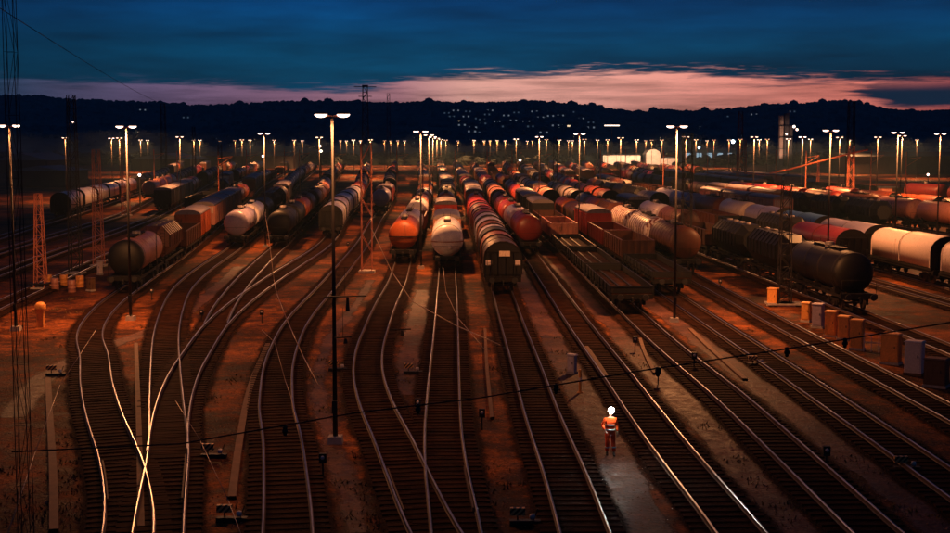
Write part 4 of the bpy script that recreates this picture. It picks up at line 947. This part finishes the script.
# small litter: stones, sleepers ends, white pegs
mb = MB()
for i in range(15000):
    px = random.uniform(0, 950); py = 180+350*random.random()**.5; x, y = G(px, py); r_ = random.uniform(.02, .055)*(1 if random.random() < .985 else 2.4)
    a0 = random.random()*6; vs = [(x+r_*math.cos(a0+i_*1.57)*random.uniform(.7, 1.3), y+r_*math.sin(a0+i_*1.57)*random.uniform(.7, 1.3), -.004) for i_ in range(4)]+[(x+r_*.2, y, r_*random.uniform(.35, .8))]
    mb.add(vs, [(0, 1, 4), (1, 2, 4), (2, 3, 4), (3, 0, 4)])
o = mb.build('gravel', mat_plain('pale_stones', (.26, .13, .08), .8, 0, .9, 3.0, .1), kind='stuff'); tag(o, 'scattered pale stones on the brown ground between the tracks', 'gravel')
mb = MB()
for i in range(520):
    px = random.uniform(0, 950); py = 190+340*random.random(); cx_, cy_ = G(px, py)
    if noise.noise((cx_*.09, cy_*.05, 4.2)) < .05: continue
    for k_ in range(26):
        x = cx_+random.gauss(0, .35); y = cy_+random.gauss(0, .45); a0 = random.random()*6; h_ = random.uniform(.05, .17); q = random.uniform(.02, .05)
        mb.add([(x-q*math.cos(a0), y-q*math.sin(a0), 0), (x+q*math.cos(a0), y+q*math.sin(a0), 0), (x+random.gauss(0, .08), y+random.gauss(0, .08), h_)], [(0, 1, 2)])
o = mb.build('weeds', mat_plain('dry_weeds', (.12, .08, .03), .9, 0, .5, .5), kind='stuff'); tag(o, 'dry weeds growing in tufts between the tracks', 'weeds')

# ------------------------------------------------------------------ person in hi-vis with a headlamp
def skin_fig(name, pts, edges, mat, parent, lvl=2, root_i=0):
    me = bpy.data.meshes.new(name); me.from_pydata([p[:3] for p in pts], edges, []); me.materials.append(mat)
    o = bpy.data.objects.new(name, me); COL.objects.link(o); o.parent = parent
    md = o.modifiers.new('skin', 'SKIN'); md.use_smooth_shade = True
    sl = me.skin_vertices[0] if me.skin_vertices else None
    if sl is None:
        import bmesh
        bm = bmesh.new(); bm.from_mesh(me); bm.verts.layers.skin.verify(); bm.to_mesh(me); bm.free(); sl = me.skin_vertices[0]
    for i, p in enumerate(pts):
        rr = p[3] if isinstance(p[3], tuple) else (p[3], p[3]); sl.data[i].radius = rr; sl.data[i].use_root = (i == root_i)
    ss = o.modifiers.new('sub', 'SUBSURF'); ss.levels = lvl; ss.render_levels = lvl
    return o
skin = mat_plain('skin', (.50, .27, .18), .5, 0, .08); hivis = mat_plain('hivis_orange', (.95, .085, .012), .6, 0, .25, 6, .2)
refl = mat_plain('reflective_silver', (.75, .75, .72), .35, .2, .05); boot = mat_plain('boot_leather', (.02, .015, .012), .5); helm = mat_plain('helmet_white', (.80, .80, .78), .35)
x, y = G(610, 456); per = empty('person', (x, y, .02), math.radians(6)); tag(per, 'person in orange hi-vis suit with bright white headlamp, walking toward the camera between the tracks', 'person')
# body: facing -y
B = [(0, 0, .95, (.14, .10)), (0, .01, 1.15, (.13, .095)), (0, .01, 1.36, (.17, .11)), (0, 0, 1.50, (.06, .06)), (0, -.02, 1.58, (.062, .07)), (0, -.03, 1.70, (.078, .095)), (0, -.02, 1.79, (.05, .06)),
     (-.19, .01, 1.42, .06), (-.30, -.02, 1.17, .045), (-.24, -.20, 1.02, .033), (.19, .01, 1.42, .06), (.26, .04, 1.14, .045), (.27, -.06, .90, .033),
     (-.10, 0, .90, .10), (-.11, -.06, .50, .062), (-.11, .06, .09, .042), (.10, 0, .90, .10), (.12, .02, .50, .062), (.13, -.10, .09, .042)]
E_ = [(0, 1), (1, 2), (2, 3), (3, 4), (4, 5), (5, 6), (2, 7), (7, 8), (8, 9), (2, 10), (10, 11), (11, 12), (0, 13), (13, 14), (14, 15), (0, 16), (16, 17), (17, 18)]
# palms and five fingers each
def hand(wi, d, side):
    w = Vector(B[wi][:3]); d = Vector(d).normalized(); s = Vector((side, 0, 0)); s = (s-d*s.dot(d)).normalized(); up = d.cross(s)
    pal = len(B); c = w+d*.07; B.append((*c, (.034, .022))); E_.append((wi, pal))
    for i, (off, ln) in enumerate(((-.030, .068), (-.010, .078), (.010, .074), (.030, .060))):
        a = c+s*off+d*.035; m1 = a+d*ln*.55+up*.008; m2 = m1+d*ln*.4+up*.028
        q = len(B); B.extend([(*a, .0095), (*m1, .0085), (*m2, .0075)]); E_.extend([(pal, q), (q, q+1), (q+1, q+2)])
    a = c-s*.035-d*.02; m1 = a-s*.028+d*.035; m2 = m1+d*.03+up*.012
    q = len(B); B.extend([(*a, .012), (*m1, .010), (*m2, .0085)]); E_.extend([(pal, q), (q, q+1), (q+1, q+2)])
hand(9, (.25, -.6, -.5), 1); hand(12, (0, -.25, -1), -1)
skin_fig('body', B, E_, skin, per)
S_ = [(0, 0, .95, (.175, .135)), (0, .01, 1.15, (.17, .13)), (0, .01, 1.36, (.205, .14)), (0, 0, 1.475, (.09, .085)), (-.20, .01, 1.41, .082), (-.31, -.02, 1.16, .066), (-.25, -.185, 1.03, .052), (.20, .01, 1.41, .082), (.27, .04, 1.14, .066), (.275, -.05, .93, .052),
      (-.105, 0, .88, .125), (-.115, -.06, .50, .09), (-.115, .055, .14, .078), (.105, 0, .88, .125), (.125, .02, .50, .09), (.135, -.09, .14, .078)]
skin_fig('work_suit', S_, [(0, 1), (1, 2), (2, 3), (2, 4), (4, 5), (5, 6), (2, 7), (7, 8), (8, 9), (0, 10), (10, 11), (11, 12), (0, 13), (13, 14), (14, 15)], hivis, per)
for zz, r0, cx_, cy_ in ((1.02, .178, 0, 0), (1.20, .176, 0, .01)):
    rb = MB().lathe([(-.028, r0*.98), (-.028, r0+.012), (.028, r0+.012), (.028, r0*.98)], 'Z', (0, 0, 0), 20); rb.v = [(cx_+a, cy_+b2*.78, zz+c) for a, b2, c in rb.v]; rb.build('reflective_band', refl, per)
for cx_, cy_ in ((-.115, .0), (.13, -.04)):
    rb = MB().lathe([(-.025, .083), (-.025, .094), (.025, .094), (.025, .083)], 'Z', (cx_, cy_, .33), 16); rb.build('reflective_band', refl, per)
for s, yy in ((-1, .06), (1, -.10)): skin_fig('boot', [(s*.12, yy+.05, .06, (.05, .05)), (s*.12, yy-.02, .055, .055), (s*.125, yy-.16, .035, (.045, .035)), (s*.12, yy+.02, .15, .052)], [(0, 1), (1, 2), (1, 3)], boot, per, 2, 1)
hm = MB().lathe([(-.02, .135), (0, .118), (.05, .113), (.09, .09), (.115, .05), (.125, .001)], 'Z', (0, -.03, 1.765), 20).build('helmet', helm, per)
MB().box((0, -.155, 1.755), (.17, .07, .015)).build('peak', helm, hm)
for s in (-1, 1): MB().lathe([(-.006, .001), (-.004, .010), (.004, .012)], 'Y', (s*.032, -.125, 1.715), 8).build('eye', boot, per)
MB().add([(-.014, -.12, 1.665), (.014, -.12, 1.665), (0, -.152, 1.668), (0, -.12, 1.71)], [(0, 1, 2), (0, 2, 3), (2, 1, 3)], True).build('nose', skin, per)
MB().box((0, -.122, 1.642), (.045, .012, .008)).build('mouth', mat_plain('lip', (.3, .1, .08), .5), per)
for s in (-1, 1): MB().lathe([(-.01, .001), (-.006, .022), (.006, .022), (.01, .001)], 'X', (s*.088, -.02, 1.69), 10).build('ear', skin, per)
hl = MB().box((0, -.165, 1.80), (.09, .05, .07)).build('headlamp', M['black'], per)
MB().lathe([(-.08, .001), (-.06, .08), (-.01, .115), (.012, .115)], 'Y', (0, -.20, 1.80), 16).build('lens', mat_emit('headlamp_lens', (.92, 1, .96), 160), hl)  # lens oversized: the lamp's bloom put into its shape
ld = bpy.data.lights.new('headlamp_light', 'SPOT'); ld.energy = 200; ld.color = (1, .82, .62); ld.spot_size = math.radians(95); ld.spot_blend = .9; ld.shadow_soft_size = .04
lo = bpy.data.objects.new('headlamp_light', ld); COL.objects.link(lo); lo.parent = per; lo.location = (0, -.27, 1.79)
lo.rotation_euler = (Vector((.12, -1, -.42))).to_track_quat('-Z', 'Y').to_euler()
ld = bpy.data.lights.new('headlamp_halo_fill', 'POINT'); ld.energy = 6; ld.color = (.95, 1, .95); ld.shadow_soft_size = .05  # added point light, whitens helmet and face to suggest a lamp halo
lo = bpy.data.objects.new('headlamp_halo_fill', ld); COL.objects.link(lo); lo.parent = per; lo.location = (0, -.30, 1.82)

# ------------------------------------------------------------------ buildings
def wall_mat(name, c): return mat_plain(name, c, .8, 0, .2, .4)
hallw = wall_mat('hall_render', (.55, .42, .34)); roofd = wall_mat('dark_roof', (.05, .06, .075)); roofb = wall_mat('blue_grey_roof', (.13, .18, .24)); shedw = wall_mat('shed_wall', (.06, .05, .05))
def gable(name, px, d, w, dep, h, rh, wallm, roofm, label, cat='building', windows=0, arch=False, lit='window_warm', group=None):
    x = (px-475)/F*d; root = empty(name, (x, d, 0))
    MB().box((0, 0, h/2), (w, dep, h)).build('wall', wallm, root)
    if arch: p = [(w/2*1.02*math.cos(math.pi*(1-i/12)), h+rh*math.sin(math.pi*i/12)) for i in range(13)]
    else: p = [(-w/2-.4, h), (0, h+rh), (w/2+.4, h)]
    if arch or dep > w: MB().prism(p, -dep/2-.3, dep/2+.3, arch).build('roof', roofm, root)
    else:
        q = MB().prism([(-dep/2-.4, h), (0, h+rh), (dep/2+.4, h)], -w/2-.4, w/2+.4); q.v = [(b2, a2, c2) for a2, b2, c2 in q.v]; q.f = [f[::-1] for f in q.f]; q.build('roof', roofm, root)
    for i in range(windows):
        xx = (-.5+(i+.5)/windows)*w; ww = w/windows*.5
        wi = MB().box((xx, -dep/2-.05, h*.55), (ww, .1, h*.4)).build('window', M[lit], root)
    return tag(root, label, cat, group)
gable('station_hall', 620, 700, 19.5, 12, 5.6, .8, hallw, roofd, 'long low floodlit hall below the hills, right of centre', windows=0)
gable('arched_hall', 651, 705, 7.5, 14, 5.6, 3.2, hallw, hallw, 'small floodlit hall with round roof right of the long hall', arch=True)
gable('annex', 667.5, 700, 9.0, 10, 4.2, .6, hallw, roofd, 'low floodlit annex right of the round roofed hall')
def flood(px, z, d, e, c=(1, .62, .38)):
    ld = bpy.data.lights.new('floodlight_light', 'SPOT'); ld.energy = e; ld.color = c; ld.spot_size = math.radians(120); ld.spot_blend = .6; ld.shadow_soft_size = .3
    x = (px-475)/F*d; r = empty('floodlight', (x, d, 0)); MB().bar((0, 0, 0), (0, 0, z), .10, .07, sides=6).build('pole', M['mast_dark'], r)
    hd = MB().box((0, .1, z), (.5, .3, .3)).build('head', M['mast_dark'], r)
    lo = bpy.data.objects.new('floodlight_light', ld); COL.objects.link(lo); lo.parent = r; lo.location = (0, .5, z); lo.rotation_euler = (Vector((0, 1, -.15))).to_track_quat('-Z', 'Y').to_euler()
    return r
for px, e, w_ in ((604, 16000, 'left end of the long hall'), (616, 6000, 'middle of the long hall'), (634, 14000, 'right end of the long hall'), (651, 18000, 'round roofed hall'), (667, 8000, 'annex')):
    tag(flood(px, 7.5, 681, e), 'floodlight pole in front of the %s' % w_, 'floodlight', 'floodlights before the halls')
gable('warehouse', 38, 560, 22, 40, 5.0, 3.0, shedw, roofb, 'dark warehouse with pale blue grey roof at far left')
gable('warehouse', 172, 600, 26, 40, 5.0, 2.6, shedw, roofb, 'dark warehouse with pale blue grey roof left of the small lamps')
gable('warehouse', 50, 380, 16, 22, 4.2, 1.4, shedw, roofb, 'smaller dark shed with bluish roof below the far left warehouse')
gable('warehouse', 540, 900, 60, 30, 7.5, 2.0, shedw, roofd, 'dark warehouse below the hill town, centre')
gable('warehouse', 705, 820, 32, 26, 8, 1.2, wall_mat('blue_shed', (.10, .22, .30)), roofb, 'bluish shed right of the lamp by the lit hall', windows=5, lit='window_cold')
gable('warehouse', 895, 520, 46, 26, 7, 1.6, shedw, roofd, 'black warehouse behind the right hand lamps')
gable('warehouse', 250, 640, 46, 30, 6, 1.6, shedw, roofd, 'black warehouse behind the lamps at left of centre')
x, d = (887-475)/F*262, 262
r = empty('small_hut', (x, d, 0)); MB().box((0, 0, 1.6), (2.9, 2.6, 3.2)).build('wall', PM['salmon'], r); MB().box((0, 0, 3.3), (3.3, 3.0, .2)).build('roof', roofd, r); tag(r, 'small salmon hut beyond the far right rows', 'hut')
# industrial tower
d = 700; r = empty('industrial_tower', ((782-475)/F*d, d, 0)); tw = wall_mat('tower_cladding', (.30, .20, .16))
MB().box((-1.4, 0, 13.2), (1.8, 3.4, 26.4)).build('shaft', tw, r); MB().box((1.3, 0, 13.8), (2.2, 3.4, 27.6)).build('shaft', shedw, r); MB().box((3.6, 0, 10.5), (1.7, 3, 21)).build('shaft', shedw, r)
for z in (9, 15, 21): MB().box((1.0, -.2, z), (6.6, 4.2, .35)).build('gallery', M['mast_dark'], r)
tag(r, 'dark industrial tower with one lit shaft right of centre', 'tower'); 
ld = bpy.data.lights.new('tower_light', 'SPOT'); ld.energy = 24000; ld.color = (1, .6, .4); ld.spot_size = 1.0; ld.spot_blend = .6
lo = bpy.data.objects.new('tower_light', ld); COL.objects.link(lo); lo.parent = r; lo.location = (-6, -18, 4); lo.rotation_euler = (Vector((5, 18, 9))).to_track_quat('-Z', 'Y').to_euler()
def beacon(px, py, d, rr, c, e, label, mat=None):
    p = AT(px, py, d); r = empty('beacon_mast', (p.x, p.y, 0)); MB().bar((0, 0, 0), (0, 0, p.z-rr), .16, .10, sides=6).build('pole', M['mast_dark'], r)
    MB().lathe([(-rr, .001), (-rr*.7, rr*.7), (0, rr), (rr*.7, rr*.7), (rr, .001)], 'Z', (0, 0, p.z), 12).build('lamp', mat_emit('beacon_glow', c, e), r); tag(r, label, 'light mast')
beacon(733, 141.5, 560, .75, (.75, .92, 1), 14, 'white bluish floodlight left of the industrial tower')
beacon(699, 147.5, 560, .55, (.45, .8, 1), 8, 'small bluish light below the lamp row, right of the lit hall')
beacon(794, 126.5, 690, .7, (1, .72, .6), 8, 'upper lamp of the bright cluster right of the industrial tower')
beacon(797, 129.5, 690, .6, (1, .6, .45), 8, 'lower lamp of the bright cluster right of the industrial tower')
beacon(786.5, 134, 640, .5, (1, .6, .45), 7, 'small lamp at the foot of the industrial tower')
beacon(928, 174.5, 330, .28, (1, .55, .4), 12, 'lone reddish white light near the right edge below the lamps')
beacon(139.5, 175, 240, .26, (1, .75, .6), 10, 'round white light above the long pale train at left')
beacon(320, 146, 420, .36, (1, .62, .42), 10, 'upper small light left of the tallest lamp post head')
beacon(321, 151, 380, .36, (1, .62, .42), 10, 'lower small light left of the tallest lamp post head')
beacon(263, 156, 420, .4, (1, .6, .5), 8, 'small pinkish light among wagons left of centre')
beacon(520, 160, 420, .4, (1, .7, .5), 9, 'small yellowish light beyond the striped train')
beacon(73, 122, 700, .5, (1, .75, .6), 5, 'faint light on the dark mast near the left edge')
# bright wide lamp bar under the ridge
p = AT(612, 125.4, 760); r = empty('light_bar', (p.x, p.y, 0)); MB().bar((0, 0, 0), (0, 0, p.z), .3, .2, sides=6).build('pole', M['mast_dark'], r); MB().bar((-4.3, 0, p.z), (4.3, 0, p.z), .32, sides=6).build('lamp', mat_emit('light_bar_glow', (1, .74, .55), 3), r); tag(r, 'wide pale light bar high against the hill above the hall', 'light mast')
# lights in the far end of the left row (train with lit windows)
# town on the hill
def hill_hit(px, py):
    for d in range(int(HY0), int(HY1), 6):
        p = AT(px, py, d)
        if hill(p.x, p.y) >= p.z: return p
    return AT(px, py, HY1-60)
hw = wall_mat('house_wall', (.22, .24, .26)); TOWN = [(447, 113.5), (456, 111), (460, 122, 2), (462, 125.5), (468, 112), (473, 128), (478, 119), (472, 132), (452, 117), (490, 111), (483, 124), (497, 122), (482, 120), (540, 118), (550, 116.5, 1), (555, 126), (568, 126.5, 2), (560, 116), (571, 112.5), (590, 128, 1), (590, 123), (526, 122),
        (482, 133), (543, 133), (728, 117), (752, 115), (790, 112), (145, 110.5), (188, 118), (466, 117), (487, 115), (506, 116), (516, 113), (534, 112), (505, 127), (513, 121), (530, 127), (580, 119)]
H1 = []
for j in range(3):
    hs = empty('hill_house'); w_ = (11, 13, 9)[j]
    MB().box((0, 0, 2), (w_, 9, 8)).build('wall', hw, hs); q = MB().prism([(-w_/2-.5, 6), (0, 9.5), (w_/2+.5, 6)], -5, 5); q.build('roof', roofd, hs)
    e_ = mat_emit('house_window_%d' % j, ((.5, .75, 1), (.7, .85, 1), (1, .72, .42))[j], (.08, .20, 1.5)[j])
    for xx in ((-w_*.25, w_*.25) if j < 2 else (0,)): MB().box((xx, -4.55, 3.6), (2.0 if j < 2 else 3.4, .1, 1.8)).build('window', e_, hs)
    H1.append([hs, False])
for i, tt in enumerate(TOWN):
    px, py = tt[:2]; j = tt[2] if len(tt) > 2 else i % 2; p = hill_hit(px, py)
    r = copy_tree(H1[j][0]) if H1[j][1] else H1[j][0]; H1[j][1] = True
    where = 'alone on the left slope' if px < 300 else ('among the hill town lights left of the lit hall' if px < 640 else 'on the right hand slope')
    put(r, p.x, p.y-8, ('brightly lit' if j == 2 else 'dimly lit')+' small house, %s' % where, 'house', 'houses, %s' % where, z=p.z-3)
tag(LMX, 'dark lattice mast out of focus at the left edge', 'mast')

# ------------------------------------------------------------------ evening haze
hz = MB().box((0, 1250, 60-12), (4200, 2700, 124)); 
hv = [v for v in hz.v]
o = hz.build('haze', bpy.data.materials.new('haze'), kind='stuff'); tag(o, 'thin blue evening haze over the yard and hills', 'haze')
mm = o.data.materials[0]; mm.use_nodes = True; mm.node_tree.nodes.clear(); n = NT(mm.node_tree)
mo = n.n('ShaderNodeOutputMaterial'); pv = n.n('ShaderNodeVolumePrincipled'); n.link(pv.outputs[0], mo.inputs['Volume'])
pv.inputs['Color'].default_value = (.45, .8, 1, 1); pv.inputs['Density'].default_value = .00024; pv.inputs['Anisotropy'].default_value = .2
